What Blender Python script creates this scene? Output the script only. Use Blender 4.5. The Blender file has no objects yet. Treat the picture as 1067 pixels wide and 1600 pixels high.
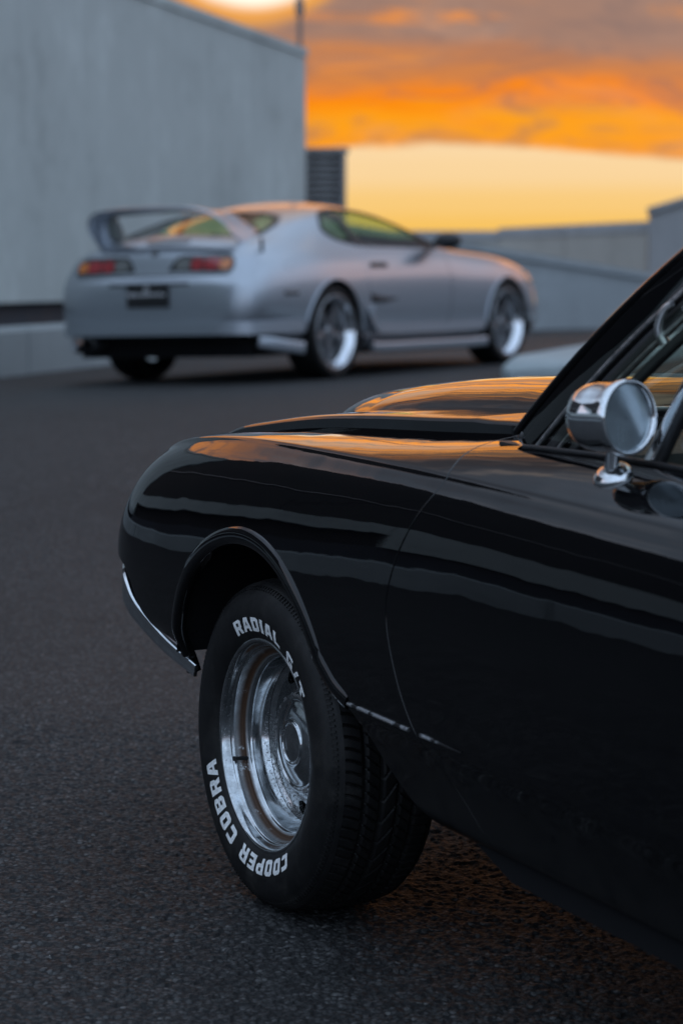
import bpy, bmesh, math, random
import numpy as np
from mathutils import Vector, Matrix, noise
from mathutils.geometry import delaunay_2d_cdt
random.seed(3); np.random.seed(3)
SC = bpy.context.scene
COL = SC.collection
R = math.radians

# ------------------------------------------------------------------ camera
cam = bpy.data.cameras.new('camera'); camo = bpy.data.objects.new('camera', cam); COL.objects.link(camo)
camo.location = (0, 0, 1.24)
camo.rotation_euler = (R(90) - math.atan(370 / 3780), 0, 0)
cam.sensor_fit = 'HORIZONTAL'; cam.sensor_width = 24.0; cam.lens = 24.0 * 3780 / 1067
cam.clip_start = 0.1; cam.clip_end = 6000
cam.dof.use_dof = True; cam.dof.focus_distance = 4.72; cam.dof.aperture_fstop = 3.6
SC.camera = camo

# ------------------------------------------------------------------ node expression helper
class NX:
    def __init__(s, tree): s.t = tree; s.n = tree.nodes; s.l = tree.links
    def node(s, kind, **kw):
        n = s.n.new(kind)
        for k, v in kw.items(): setattr(n, k, v)
        return n
    def put(s, sock, v):
        if isinstance(v, (int, float)): sock.default_value = v
        elif isinstance(v, tuple):
            sock.default_value = v if len(v) == len(sock.default_value) else (*v, 1.0)
        else: s.l.new(v, sock)
    def m(s, op, a, b=None, c=None, clamp=False):
        n = s.node('ShaderNodeMath', operation=op, use_clamp=clamp)
        s.put(n.inputs[0], a)
        if b is not None: s.put(n.inputs[1], b)
        if c is not None: s.put(n.inputs[2], c)
        return n.outputs[0]
    def add(s, a, b): return s.m('ADD', a, b)
    def sub(s, a, b): return s.m('SUBTRACT', a, b)
    def mul(s, a, b): return s.m('MULTIPLY', a, b)
    def step(s, x, lo, hi, a=0.0, b=1.0):
        n = s.node('ShaderNodeMapRange', interpolation_type='SMOOTHSTEP')
        s.put(n.inputs[0], x); s.put(n.inputs[1], lo); s.put(n.inputs[2], hi); s.put(n.inputs[3], a); s.put(n.inputs[4], b)
        return n.outputs[0]
    def mix(s, f, a, b, blend='MIX'):
        n = s.node('ShaderNodeMix', data_type='RGBA', blend_type=blend)
        s.put(n.inputs[0], f); s.put(n.inputs[6], a); s.put(n.inputs[7], b)
        return n.outputs[2]
    def ramp(s, f, stops, interp='EASE'):
        n = s.node('ShaderNodeValToRGB'); e = n.color_ramp.elements; n.color_ramp.interpolation = interp
        while len(e) < len(stops): e.new(0.5)
        for i, (p, c) in enumerate(stops): e[i].position = p; e[i].color = (*c, 1)
        s.put(n.inputs[0], f); return n.outputs[0]
    def noise(s, vec, scale, detail=3, rough=0.5, dist=0.0):
        n = s.node('ShaderNodeTexNoise')
        if vec is not None: s.l.new(vec, n.inputs['Vector'])
        n.inputs['Scale'].default_value = scale; n.inputs['Detail'].default_value = detail
        n.inputs['Roughness'].default_value = rough; n.inputs['Distortion'].default_value = dist
        return n.outputs[0]
    def xyz(s, x, y, z):
        n = s.node('ShaderNodeCombineXYZ'); s.put(n.inputs[0], x); s.put(n.inputs[1], y); s.put(n.inputs[2], z); return n.outputs[0]
    def sep(s, v):
        n = s.node('ShaderNodeSeparateXYZ'); s.l.new(v, n.inputs[0]); return n.outputs
    def coord(s, which='Object'): return s.node('ShaderNodeTexCoord').outputs[which]
    def bump(s, h, strength, dist, normal=None):
        n = s.node('ShaderNodeBump'); s.put(n.inputs['Height'], h)
        n.inputs['Strength'].default_value = strength; n.inputs['Distance'].default_value = dist
        if normal is not None: s.l.new(normal, n.inputs['Normal'])
        return n.outputs[0]

# ------------------------------------------------------------------ world: dusk sky with a lit cloud deck
W = bpy.data.worlds.new('World'); SC.world = W; W.use_nodes = True
W.node_tree.nodes.clear()
x = NX(W.node_tree)
SUN_AZ, SUN_EL = 1.0, 4.0
d = x.sep(x.coord('Generated'))
el = x.mul(x.m('ARCSINE', d[2]), 57.2958)
az = x.mul(x.m('ARCTAN2', d[0], d[1]), 57.2958)          # 0 = the way the camera looks, + = right
daz = x.m('ABSOLUTE', x.sub(az, SUN_AZ))
glow = x.m('POWER', 2.71828, x.mul(-1.0, x.m('POWER', x.m('DIVIDE', daz, 60.0), 2.0)))
sky = x.node('ShaderNodeTexSky', sky_type='NISHITA', sun_disc=False, sun_elevation=R(SUN_EL), sun_rotation=R(SUN_AZ))
sky.air_density = 1.2; sky.dust_density = 2.0
nish = x.mix(1.0, sky.outputs[0], (0.10, 0.10, 0.10), 'MULTIPLY')
# clear strip near the horizon
CK = 2.3
warm = x.ramp(x.m('DIVIDE', el, 10.0, clamp=True), [(0.0, (.93, .45, .06)), (.11, (.94, .55, .12)), (.17, (.95, .60, .20)), (.24, (.96, .67, .34)), (.32, (.97, .70, .40)), (.6, (1.0, .72, .45)), (1.0, (.8, .62, .5))])
cool = x.ramp(x.m('DIVIDE', el, 60.0, clamp=True), [(0.0, (.34, .33, .38)), (.15, (.36, .40, .48)), (.5, (.38, .47, .60)), (1.0, (.36, .47, .64))])
cool = x.mix(1.0, cool, (CK * .93, CK, CK * 1.09), "MULTIPLY")
clear = x.mix(glow, cool, warm)
clear = x.mix(x.mul(0.2, x.sub(1.0, glow)), clear, nish)
# cloud deck
sph = x.xyz(x.mul(az, 0.10), x.mul(el, 0.55), 3.7)
n1 = x.noise(sph, 1.0, 6, 0.60, 0.6)
n2 = x.noise(x.xyz(x.mul(az, 0.16), x.mul(el, 0.9), 9.1), 1.0, 5, 0.6, 0.9)
n3 = x.noise(x.xyz(x.mul(az, 0.045), x.mul(el, 0.11), 1.3), 1.0, 5, 0.55, 0.4)
edge = x.add(x.sub(2.95, x.mul(0.012, x.m('POWER', x.m('MAXIMUM', x.sub(az, 2.0), 0.0), 2.0))), x.add(x.mul(1.1, x.sub(n1, 0.5)), x.mul(.5, x.sub(n2, .5))))
edge = x.m('MAXIMUM', edge, 1.8)
deck = x.step(x.sub(el, edge), -0.10, 0.12)
h = x.add(x.sub(el, edge), x.mul(2.2, x.sub(n2, 0.5)))     # height above the lit lower edge
lit = x.ramp(x.m('DIVIDE', h, 14.0, clamp=True), [(0.0, (1.0, .34, .01)), (.05, (1.0, .36, .01)), (.10, (.98, .25, .005)), (.135, (.62, .22, .07)), (.19, (.38, .215, .155)), (.45, (.29, .205, .185)), (.75, (.16, .125, .12)), (1.0, (.11, .098, .105))])
streak = x.mul(x.step(n2, 0.56, 0.70), x.step(el, 26.0, 6.0))
lit = x.mix(x.mul(streak, 0.85), lit, (1.0, .30, .015))
hi = x.mul(x.step(x.noise(x.xyz(x.mul(az, 0.05), x.mul(el, 0.40), 5.2), 1.0, 4, .55, .5), 0.43, 0.55), x.mul(x.step(el, 6.5, 9.0), x.step(el, 27.0, 19.0)))
lit = x.mix(x.mul(hi, 0.9), lit, (1.9, .60, .03))
pale = x.step(n1, 0.50, 0.75)
lit = x.mix(x.mul(pale, 0.35), lit, (.60, .42, .34))
grey = x.ramp(n3, [(0.25, (.19, .225, .28)), (.5, (.30, .36, .44)), (.75, (.48, .56, .66))])
grey = x.mix(1.0, grey, (CK * .93, CK, CK * 1.09), "MULTIPLY")
n4 = x.noise(x.xyz(x.mul(az, 0.42), x.mul(el, 1.5), 2.2), 1.0, 6, .66, 1.2)
lit = x.mix(x.mul(x.step(n4, .44, .66), .42), lit, (.19, .145, .145))
lit = x.mix(x.mul(x.step(n4, .42, .30), .30), lit, (1.0, .33, .02))
cloud = x.mix(x.mul(glow, x.step(el, 48.0, 28.0)), grey, lit)
gap = x.mul(x.step(n3, 0.52, 0.66), x.step(el, 7.0, 14.0))
cover = x.mul(deck, x.sub(1.0, x.mul(gap, 0.8)))
col = x.mix(cover, clear, cloud)
# bright break in the cloud up and left of the building corner
ba = x.m('POWER', x.m('DIVIDE', x.add(az, 2.1), 1.5), 2.0); be = x.m('POWER', x.m('DIVIDE', x.sub(el, 7.1), 1.0), 2.0)
brk = x.step(x.add(x.add(ba, be), x.mul(1.2, x.sub(n2, 0.5))), 1.3, 0.35)
rim = x.step(x.add(x.add(ba, be), x.mul(1.2, x.sub(n2, 0.5))), 2.3, 1.2)
col = x.mix(x.mul(rim, .8), col, (1.0, .42, .06))
col = x.mix(brk, col, (1.25, 1.1, .92))
below = x.step(el, -0.4, 0.0)
col = x.mix(below, (.10, .10, .11), col)
bg = x.node('ShaderNodeBackground'); x.put(bg.inputs[0], col); bg.inputs[1].default_value = 1.0
x.l.new(bg.outputs[0], x.node('ShaderNodeOutputWorld').inputs[0])

sun = bpy.data.lights.new('sun', 'SUN'); sun.energy = 0.12; sun.angle = R(40); sun.color = (1.0, .45, .12)
suno = bpy.data.objects.new('sun', sun); COL.objects.link(suno)
suno.rotation_euler = (R(90 - SUN_EL), 0, R(180 - SUN_AZ))

vs = SC.view_settings
vs.view_transform = 'Standard'; vs.look = 'None'; vs.gamma = 1.0; vs.exposure = 0.0; vs.use_curve_mapping = False

# ------------------------------------------------------------------ materials
def mat(name):
    m = bpy.data.materials.new(name); m.use_nodes = True
    b = m.node_tree.nodes['Principled BSDF']
    return m, NX(m.node_tree), b
def simple(name, c, rough=0.5, metal=0.0, coat=0.0, var=0.0, scale=20.0, spec=0.5):
    m, x, b = mat(name)
    if var:
        n = x.noise(x.coord(), scale, 4, .6)
        f = x.step(n, .3, .7, 1 - var, 1 + var)
        mm = x.node('ShaderNodeVectorMath', operation='SCALE'); x.put(mm.inputs[0], tuple(c)); x.put(mm.inputs['Scale'], f)
        x.l.new(mm.outputs[0], b.inputs['Base Color'])
        x.put(b.inputs['Roughness'], x.step(n, .3, .7, max(rough * .8, 0), min(rough * 1.25, 1)))
    else:
        b.inputs['Base Color'].default_value = (*c, 1); b.inputs['Roughness'].default_value = rough
    b.inputs['Metallic'].default_value = metal; b.inputs['Coat Weight'].default_value = coat
    b.inputs['Coat Roughness'].default_value = .03; b.inputs['Specular IOR Level'].default_value = spec
    return m
M = {}
def paint_black():
    m, x, b = mat('black_paint')
    b.inputs['Base Color'].default_value = (.0025, .0025, .003, 1)
    b.inputs['Specular IOR Level'].default_value = 0.0; b.inputs['Roughness'].default_value = .4
    b.inputs['Coat Weight'].default_value = 1.0; b.inputs['Coat IOR'].default_value = 1.48
    c = x.coord()
    dust = x.noise(c, 240, 3, .6)
    sp = x.sep(c); grime = x.mul(x.step(sp[2], .50, .33), x.step(x.noise(c, 14, 4, .6), .25, .6))
    x.put(b.inputs['Coat Roughness'], x.add(x.step(dust, .45, .85, .018, .07), x.mul(grime, .22)))
    spots = x.mul(x.step(x.noise(c, 95, 2, .5), .70, .76), x.step(x.noise(c, 7, 2, .5), .45, .65))
    x.l.new(x.mix(x.m('MAXIMUM', x.mul(grime, .35), x.mul(spots, .35)), (.0025, .0025, .003), (.020, .019, .018)), b.inputs['Base Color'])
    w = x.noise(c, 5.0, 2, .4); p = x.noise(c, 420, 1, .5)
    nb = x.bump(w, .10, .02); nb = x.bump(p, .012, .001, nb)
    x.l.new(nb, b.inputs['Coat Normal'])
    return m
M['paint'] = paint_black()
def crease_glint():
    m, x, b = mat('edge_glint_paint')
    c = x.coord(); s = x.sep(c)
    w = x.mul(x.step(x.noise(c, 26, 2, .5), .40, .52), x.mul(x.step(s[0], -.735, -.70), 1.0))  # bright dashes painted in for sky light caught along the lower crease
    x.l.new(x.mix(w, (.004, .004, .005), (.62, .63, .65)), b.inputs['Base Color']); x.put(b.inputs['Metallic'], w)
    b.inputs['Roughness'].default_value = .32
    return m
M['edge_glint'] = crease_glint()
M['dark'] = simple('dark_void', (.006, .006, .007), .9, spec=.2)
M['rubber_trim'] = simple('rubber_trim', (.012, .012, .013), .55, var=.3, scale=60)
M['chrome'] = simple('chrome', (.74, .76, .78), .07, 1.0, var=.06, scale=40)
M['trim_chrome'] = simple('trim_chrome', (.62, .62, .62), .34, 1.0, var=.1, scale=90)
M['interior'] = simple('interior_vinyl', (.018, .017, .017), .55, var=.3, scale=80)
def chrome_rust():
    m, x, b = mat('rusty_chrome')
    c = x.coord(); s = x.sep(c)
    r = x.m('SQRT', x.add(x.mul(s[0], s[0]), x.mul(s[2], s[2])))
    n = x.noise(c, 38, 5, .65); nf = x.noise(c, 260, 4, .7); nb = x.noise(c, 9, 3, .5)
    groove = x.mul(x.step(r, .1745, .180), x.step(r, .1920, .187))
    groove = x.mul(groove, x.step(x.add(n, x.mul(.5, x.sub(nf, .5))), .24, .42))
    low = x.step(s[2], .06, -.08)
    disc = x.mul(x.step(r, .166, .160), x.step(r, .098, .104))
    spots = x.mul(x.mul(x.step(nf, .54, .60), x.step(nb, .30, .48)), x.mul(disc, x.add(.15, x.mul(.85, low))))
    ring = x.mul(x.mul(x.step(r, .088, .093), x.step(r, .104, .099)), x.step(n, .46, .6))
    ring2 = x.mul(x.mul(x.step(r, .034, .037), x.step(r, .046, .043)), x.step(n, .48, .62))
    lip = x.mul(x.step(r, .19, .196), x.step(nf, .62, .70))
    rust = x.m('MAXIMUM', x.m('MAXIMUM', groove, spots), x.m('MAXIMUM', x.mul(x.m('MAXIMUM', ring, ring2), .7), x.mul(lip, .8)))
    rc = x.mix(nf, (.022, .011, .007), (.10, .045, .018))
    rc = x.mix(spots, rc, (.02, .017, .014))
    haze = x.step(n, .35, .7)
    ch = x.mix(haze, (.58, .61, .63), (.38, .40, .41))
    x.l.new(x.mix(rust, ch, rc), b.inputs['Base Color'])
    x.put(b.inputs['Metallic'], x.sub(1.0, x.mul(rust, .9)))
    x.put(b.inputs['Roughness'], x.add(x.step(n, .3, .7, .07, .17), x.mul(rust, .5)))
    x.l.new(x.bump(rust, .3, .001), b.inputs['Normal'])
    return m
M['rim'] = chrome_rust()
def tyre_mat():
    m, x, b = mat('tyre_rubber')
    c = x.coord(); n = x.noise(c, 30, 4, .6); f = x.noise(c, 500, 2, .6)
    dd = x.mul(x.step(x.noise(c, 11, 5, .7), .48, .72), x.step(f, .3, .6))
    x.l.new(x.mix(x.mul(dd, .5), x.mix(n, (.006, .006, .0065), (.013, .0125, .0125)), (.05, .046, .042)), b.inputs['Base Color'])
    x.put(b.inputs['Roughness'], x.step(n, .3, .7, .42, .6)); b.inputs['Specular IOR Level'].default_value = .24
    x.l.new(x.bump(f, .12, .0006), b.inputs['Normal'])
    return m
M['tyre'] = tyre_mat()
M['letter'] = simple('white_letter_rubber', (.78, .78, .77), .6, var=.16, scale=160)
def glass(name, tint, refl=.5):
    m = bpy.data.materials.new(name); m.use_nodes = True; x = NX(m.node_tree); m.node_tree.nodes.clear()
    t = x.node('ShaderNodeBsdfTransparent'); t.inputs[0].default_value = (*tint, 1)
    g = x.node('ShaderNodeBsdfGlossy'); g.inputs['Roughness'].default_value = .015; g.inputs[0].default_value = (1, 1, 1, 1)
    fr = x.node('ShaderNodeFresnel'); ge = x.node('ShaderNodeNewGeometry'); x.put(fr.inputs[0], x.sub(1.5, x.mul(ge.outputs['Backfacing'], .8333)))
    mx = x.node('ShaderNodeMixShader'); x.l.new(x.mul(fr.outputs[0], refl), mx.inputs[0]); x.l.new(t.outputs[0], mx.inputs[1]); x.l.new(g.outputs[0], mx.inputs[2])
    x.l.new(mx.outputs[0], x.node('ShaderNodeOutputMaterial').inputs[0])
    return m
M['glass'] = glass('clear_glass', (.80, .86, .80), .9)
M['tint_glass'] = glass('green_tinted_glass', (.80, .96, .62), .8)
M['mirror'] = simple('greyed_mirror_glass', (.38, .45, .49), .22, .65, var=.1, scale=30)  # grey-blue put into the base colour for the pale reflection in the glass
def silver():
    m, x, b = mat('silver_paint')
    c = x.coord(); n = x.noise(c, 900, 2, .5)
    x.l.new(x.mix(n, (.37, .40, .44), (.49, .52, .56)), b.inputs['Base Color'])
    b.inputs['Metallic'].default_value = .86; b.inputs['Roughness'].default_value = .32
    b.inputs['Coat Weight'].default_value = .8; b.inputs['Coat Roughness'].default_value = .03
    return m
M['silver'] = silver()
M['lip'] = simple('polished_lip', (.80, .82, .85), .16, 1.0, var=.05)
M['spoke'] = simple('wheel_silver', (.20, .205, .215), .3, .9, var=.08)
M['black_plastic'] = simple('black_plastic', (.012, .012, .013), .45, var=.2)
M['lamp_red'] = simple('red_lens', (.36, .014, .02), .15, coat=1.0, var=.25, scale=60)
M['lamp_amber'] = simple('amber_lens', (.62, .17, .02), .15, coat=1.0, var=.2, scale=60)
M['lamp_clear'] = simple('smoked_lens', (.16, .16, .15), .15, coat=1.0, var=.2, scale=60)
M['lamp_house'] = simple('lamp_housing', (.02, .02, .022), .2, coat=1.0)
M['white_print'] = simple('white_print', (.55, .55, .56), .5)
def concrete(name, c, streaks=.22, sc=1.0, damp=.35):
    m, x, b = mat(name)
    co = x.coord('Object')
    big = x.noise(co, .5 * sc, 5, .6); mid = x.noise(co, 3.5 * sc, 6, .65); fine = x.noise(co, 55, 4, .6)
    s = x.sep(co)
    stv = x.noise(x.xyz(x.mul(s[0], 2.2), x.mul(s[1], 2.2), x.mul(s[2], .12)), 1.0, 5, .65)
    f = x.add(x.add(x.mul(big, .45), x.mul(mid, .25)), x.add(x.mul(stv, .25), x.mul(fine, .05)))
    lo = tuple(v * (1 - streaks) for v in c); hi = tuple(min(1, v * (1 + streaks)) for v in c)
    x.l.new(x.ramp(f, [(.36, lo), (.5, c), (.64, hi)]), b.inputs['Base Color'])
    b.inputs['Roughness'].default_value = .85; b.inputs['Specular IOR Level'].default_value = .25
    x.l.new(x.bump(x.add(x.mul(mid, .5), fine), .25, .004), b.inputs['Normal'])
    return m
M['concrete'] = concrete('wall_concrete', (.44, .485, .47))
M['concrete_light'] = concrete('barrier_concrete', (.33, .37, .375), .2, 2.0)
M['concrete_ramp'] = concrete('ramp_concrete', (.36, .38, .39), .2, 1.5)
M['concrete_beige'] = concrete('parapet_concrete', (.42, .42, .385), .16, 1.2)
M['plinth'] = simple('plinth', (.045, .05, .06), .8, var=.25, scale=3)
M['cladding'] = simple('dark_cladding', (.022, .022, .022), .6, var=.3, scale=.6)
M['louver'] = simple('louver_metal', (.30, .30, .30), .5, .6, var=.15, scale=6)
M['steel'] = simple('pole_steel', (.22, .18, .16), .5, .5, var=.15)
def asphalt():
    m, x, b = mat('asphalt')
    co = x.coord('Object')
    v = x.node('ShaderNodeTexVoronoi'); v.feature = 'F1'; x.l.new(co, v.inputs['Vector']); v.inputs['Scale'].default_value = 88; v.inputs['Randomness'].default_value = 1
    v2 = x.node('ShaderNodeTexVoronoi'); v2.feature = 'F1'; x.l.new(co, v2.inputs['Vector']); v2.inputs['Scale'].default_value = 230
    big = x.noise(co, .6, 4, .6); mid = x.noise(co, 6, 4, .6); fine = x.noise(co, 320, 3, .7); patch = x.noise(co, 24, 4, .65)
    stone = x.sep(v.outputs['Color'])[0]
    base = x.ramp(stone, [(0, (.028, .0275, .0272)), (.6, (.047, .0463, .046)), (.9, (.068, .067, .0665)), (1, (.12, .118, .115))], 'LINEAR')
    base = x.mix(x.step(v.outputs['Distance'], .34, .62), base, (.014, .014, .0145))
    spk = x.step(x.noise(co, 150, 1, .5), .80, .83)
    base = x.mix(spk, base, (.32, .31, .30))
    f = x.add(x.step(big, .3, .7, .86, 1.12), x.step(mid, .3, .7, -.10, .10))
    mm = x.node('ShaderNodeVectorMath', operation='SCALE'); x.l.new(base, mm.inputs[0]); x.l.new(f, mm.inputs['Scale'])
    x.l.new(mm.outputs[0], b.inputs['Base Color'])
    x.put(b.inputs['Roughness'], x.step(fine, .3, .7, .64, .86)); b.inputs['Specular IOR Level'].default_value = .3
    hgt = x.add(x.mul(x.sub(1.0, v.outputs['Distance']), 1.0), x.add(x.mul(x.sub(1.0, v2.outputs['Distance']), .35), x.mul(patch, 1.2)))
    hgt = x.add(hgt, x.mul(fine, .25))
    x.l.new(x.bump(hgt, .8, .004), b.inputs['Normal'])
    return m
M['asphalt'] = asphalt()

# ------------------------------------------------------------------ mesh helpers
def tag(o, label=None, cat=None, group=None, kind=None):
    if label: o['label'] = label
    if cat: o['category'] = cat
    if group: o['group'] = group
    if kind: o['kind'] = kind
    return o
def link(name, me, parent=None):
    o = bpy.data.objects.new(name, me); COL.objects.link(o)
    if parent is not None: o.parent = parent
    return o
def mesh(name, V, Fc, m, parent=None, smooth=True, normals=None, mats=None, fm=None):
    me = bpy.data.meshes.new(name)
    me.from_pydata([tuple(map(float, v)) for v in V], [], [tuple(int(i) for i in f) for f in Fc])
    for mm in (mats or [m]): me.materials.append(mm)
    if smooth: me.polygons.foreach_set('use_smooth', [True] * len(me.polygons))
    if fm is not None: me.polygons.foreach_set('material_index', [int(i) for i in fm])
    me.update()
    if normals is not None: me.normals_split_custom_set_from_vertices([tuple(map(float, n)) for n in normals])
    return link(name, me, parent)
def bm_obj(name, bm, m, parent=None, smooth=False, bevel=0.0, seg=2, angle=35):
    if bevel > 0:
        es = [e for e in bm.edges if len(e.link_faces) == 2 and e.calc_face_angle(0) > R(30)]
        bmesh.ops.bevel(bm, geom=es, offset=bevel, segments=seg, profile=.6, affect='EDGES', clamp_overlap=True)
    bmesh.ops.recalc_face_normals(bm, faces=bm.faces[:])
    me = bpy.data.meshes.new(name); bm.to_mesh(me); bm.free(); me.materials.append(m)
    if smooth:
        me.polygons.foreach_set('use_smooth', [True] * len(me.polygons))
        me.set_sharp_from_angle(angle=R(angle))
    return link(name, me, parent)
def add_prism(bm, pts, n0, n1):
    """closed polygon pts (3-vectors); extruded from offset n0 to n1"""
    a = [bm.verts.new(Vector(p) + Vector(n0)) for p in pts]; b = [bm.verts.new(Vector(p) + Vector(n1)) for p in pts]
    k = len(pts); bm.faces.new(a); bm.faces.new(b[::-1])
    for i in range(k): bm.faces.new((a[i], b[i], b[(i + 1) % k], a[(i + 1) % k]))
def add_box(bm, lo, hi, mtx=None):
    vs = [bm.verts.new((lo[0] if i & 1 == 0 else hi[0], lo[1] if i & 2 == 0 else hi[1], lo[2] if i & 4 == 0 else hi[2])) for i in range(8)]
    for f in ((0, 2, 3, 1), (4, 5, 7, 6), (0, 1, 5, 4), (2, 6, 7, 3), (0, 4, 6, 2), (1, 3, 7, 5)): bm.faces.new([vs[i] for i in f])
    if mtx is not None:
        for v in vs: v.co = mtx @ v.co
def grid_faces(n, m, wrap_m=False, flip=False, wrap_n=False):
    F = []
    for i in range(n if wrap_n else n - 1):
        for j in range(m if wrap_m else m - 1):
            a, b, c, d_ = i * m + j, ((i + 1) % n) * m + j, ((i + 1) % n) * m + (j + 1) % m, i * m + (j + 1) % m
            F.append((a, d_, c, b) if flip else (a, b, c, d_))
    return F
def lathe(name, prof, seg, m, parent=None, flip=False, loc=(0, 0, 0), fine=1):
    """profile (r, y) turned about the Y axis"""
    prof = np.array(prof, float)
    if fine > 1:
        t = np.arange(len(prof)); tt = np.linspace(0, len(prof) - 1, (len(prof) - 1) * fine + 1)
        prof = np.stack([smooth_interp(t, prof[:, k], tt) for k in (0, 1)], 1)
    a = np.linspace(0, 2 * np.pi, seg, endpoint=False)
    V = np.stack([np.outer(np.cos(a), prof[:, 0]), np.tile(prof[:, 1], (seg, 1)), np.outer(np.sin(a), prof[:, 0])], -1).reshape(-1, 3) + np.array(loc)
    return mesh(name, V, grid_faces(seg, len(prof), flip=flip, wrap_n=True), m, parent)
def smooth_interp(xs, ys, xq):
    """monotone cubic through the points (pchip)"""
    xs = np.asarray(xs, float); ys = np.asarray(ys, float); xq = np.clip(np.asarray(xq, float), xs[0], xs[-1])
    hh = np.diff(xs); dl = np.diff(ys) / hh; n = len(xs); dd = np.zeros(n)
    for i in range(1, n - 1):
        if dl[i - 1] * dl[i] > 0:
            w1 = 2 * hh[i] + hh[i - 1]; w2 = hh[i] + 2 * hh[i - 1]
            dd[i] = (w1 + w2) / (w1 / dl[i - 1] + w2 / dl[i])
    dd[0] = dl[0]; dd[-1] = dl[-1]
    k = np.clip(np.searchsorted(xs, xq, side='right') - 1, 0, n - 2)
    t = (xq - xs[k]) / hh[k]
    return ys[k] * (1 + 2 * t) * (1 - t) ** 2 + dd[k] * hh[k] * t * (1 - t) ** 2 + ys[k + 1] * t * t * (3 - 2 * t) + dd[k + 1] * hh[k] * t * t * (t - 1)
def sweep(name, path, prof, m, parent=None, up=(0, 0, 1), scale=None, closed=False, cap=True, smooth=True, sharp=None):
    """sweep a closed 2-D profile (side, up) along a 3-D path"""
    P = [Vector(p) for p in path]; n = len(P); k = len(prof); V = []; F = []
    for i in range(n):
        a = P[(i - 1) % n] if closed or i > 0 else P[i]; b = P[(i + 1) % n] if closed or i < n - 1 else P[i]
        T = (b - a).normalized(); upv = Vector(up[i]) if isinstance(up, list) else Vector(up)
        S = T.cross(upv).normalized(); Uv = S.cross(T).normalized(); sc = 1 if scale is None else scale[i]
        for (u, w) in prof: V.append(P[i] + S * u * sc + Uv * w * sc)
    F = grid_faces(n, k, wrap_m=True, wrap_n=closed)
    if cap and not closed: F += [tuple(range(k)), tuple((n - 1) * k + j for j in range(k))[::-1]]
    me = bpy.data.meshes.new(name); me.from_pydata(V, [], F); me.materials.append(m)
    bm = bmesh.new(); bm.from_mesh(me); bmesh.ops.recalc_face_normals(bm, faces=bm.faces[:]); bm.to_mesh(me); bm.free()
    if smooth:
        me.polygons.foreach_set('use_smooth', [True] * len(me.polygons))
        me.set_sharp_from_angle(angle=R(sharp or 40))
    return link(name, me, parent)
def circ(r, n=10, sx=1.0, sy=1.0): return [(r * sx * math.cos(2 * math.pi * i / n), r * sy * math.sin(2 * math.pi * i / n)) for i in range(n)]
def rrect(w, h_, r, n=4):
    out = []
    for cx, cy, a0 in ((w / 2 - r, h_ / 2 - r, 0), (-w / 2 + r, h_ / 2 - r, 90), (-w / 2 + r, -h_ / 2 + r, 180), (w / 2 - r, -h_ / 2 + r, 270)):
        for i in range(n + 1): out.append((cx + r * math.cos(R(a0 + 90 * i / n)), cy + r * math.sin(R(a0 + 90 * i / n))))
    return out
def catmull(pts, per=8):
    P = np.array(pts, float); out = []
    Q = np.vstack([2 * P[0] - P[1], P, 2 * P[-1] - P[-2]])
    for i in range(1, len(Q) - 2):
        for t in np.linspace(0, 1, per, endpoint=False):
            p0, p1, p2, p3 = Q[i - 1], Q[i], Q[i + 1], Q[i + 2]
            out.append(.5 * ((2 * p1) + (-p0 + p2) * t + (2 * p0 - 5 * p1 + 4 * p2 - p3) * t * t + (-p0 + 3 * p1 - 3 * p2 + p3) * t ** 3))
    out.append(P[-1]); return np.array(out)
def resample(P, step):
    P = np.asarray(P, float); dd = np.r_[0, np.cumsum(np.linalg.norm(np.diff(P, axis=0), axis=1))]
    n = max(2, int(round(dd[-1] / step)) + 1); q = np.linspace(0, dd[-1], n)
    return np.stack([np.interp(q, dd, P[:, k]) for k in range(P.shape[1])], 1)
def cdt(outer, holes=(), inner=(), dedupe=1e-9):
    """triangulate a polygon with holes and interior points; returns 2-D verts and triangles"""
    pts = []; edges = []; faces = []
    for poly in [outer] + list(holes):
        b = len(pts); pts += [Vector((float(p[0]), float(p[1]))) for p in poly]; k = len(poly)
        edges += [(b + i, b + (i + 1) % k) for i in range(k)]; faces.append(list(range(b, b + k)))
    pts += [Vector((float(p[0]), float(p[1]))) for p in inner]
    r = delaunay_2d_cdt(pts, edges, [], 0, 1e-7)
    V = np.array([(v.x, v.y) for v in r[0]]); T = np.array([t for t in r[2] if len(t) == 3])
    c = V[T].mean(1)
    keep = inside(c, outer)
    for hh in holes: keep &= ~inside(c, hh)
    return V, T[keep]
def inside(P, poly):
    P = np.asarray(P); q = np.asarray(poly, float); r_ = np.zeros(len(P), bool); j = len(q) - 1
    for i in range(len(q)):
        if q[i, 1] != q[j, 1]:
            c = (q[i, 1] > P[:, 1]) != (q[j, 1] > P[:, 1])
            r_ ^= c & (P[:, 0] < (q[j, 0] - q[i, 0]) * (P[:, 1] - q[i, 1]) / (q[j, 1] - q[i, 1]) + q[i, 0])
        j = i
    return r_

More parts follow.
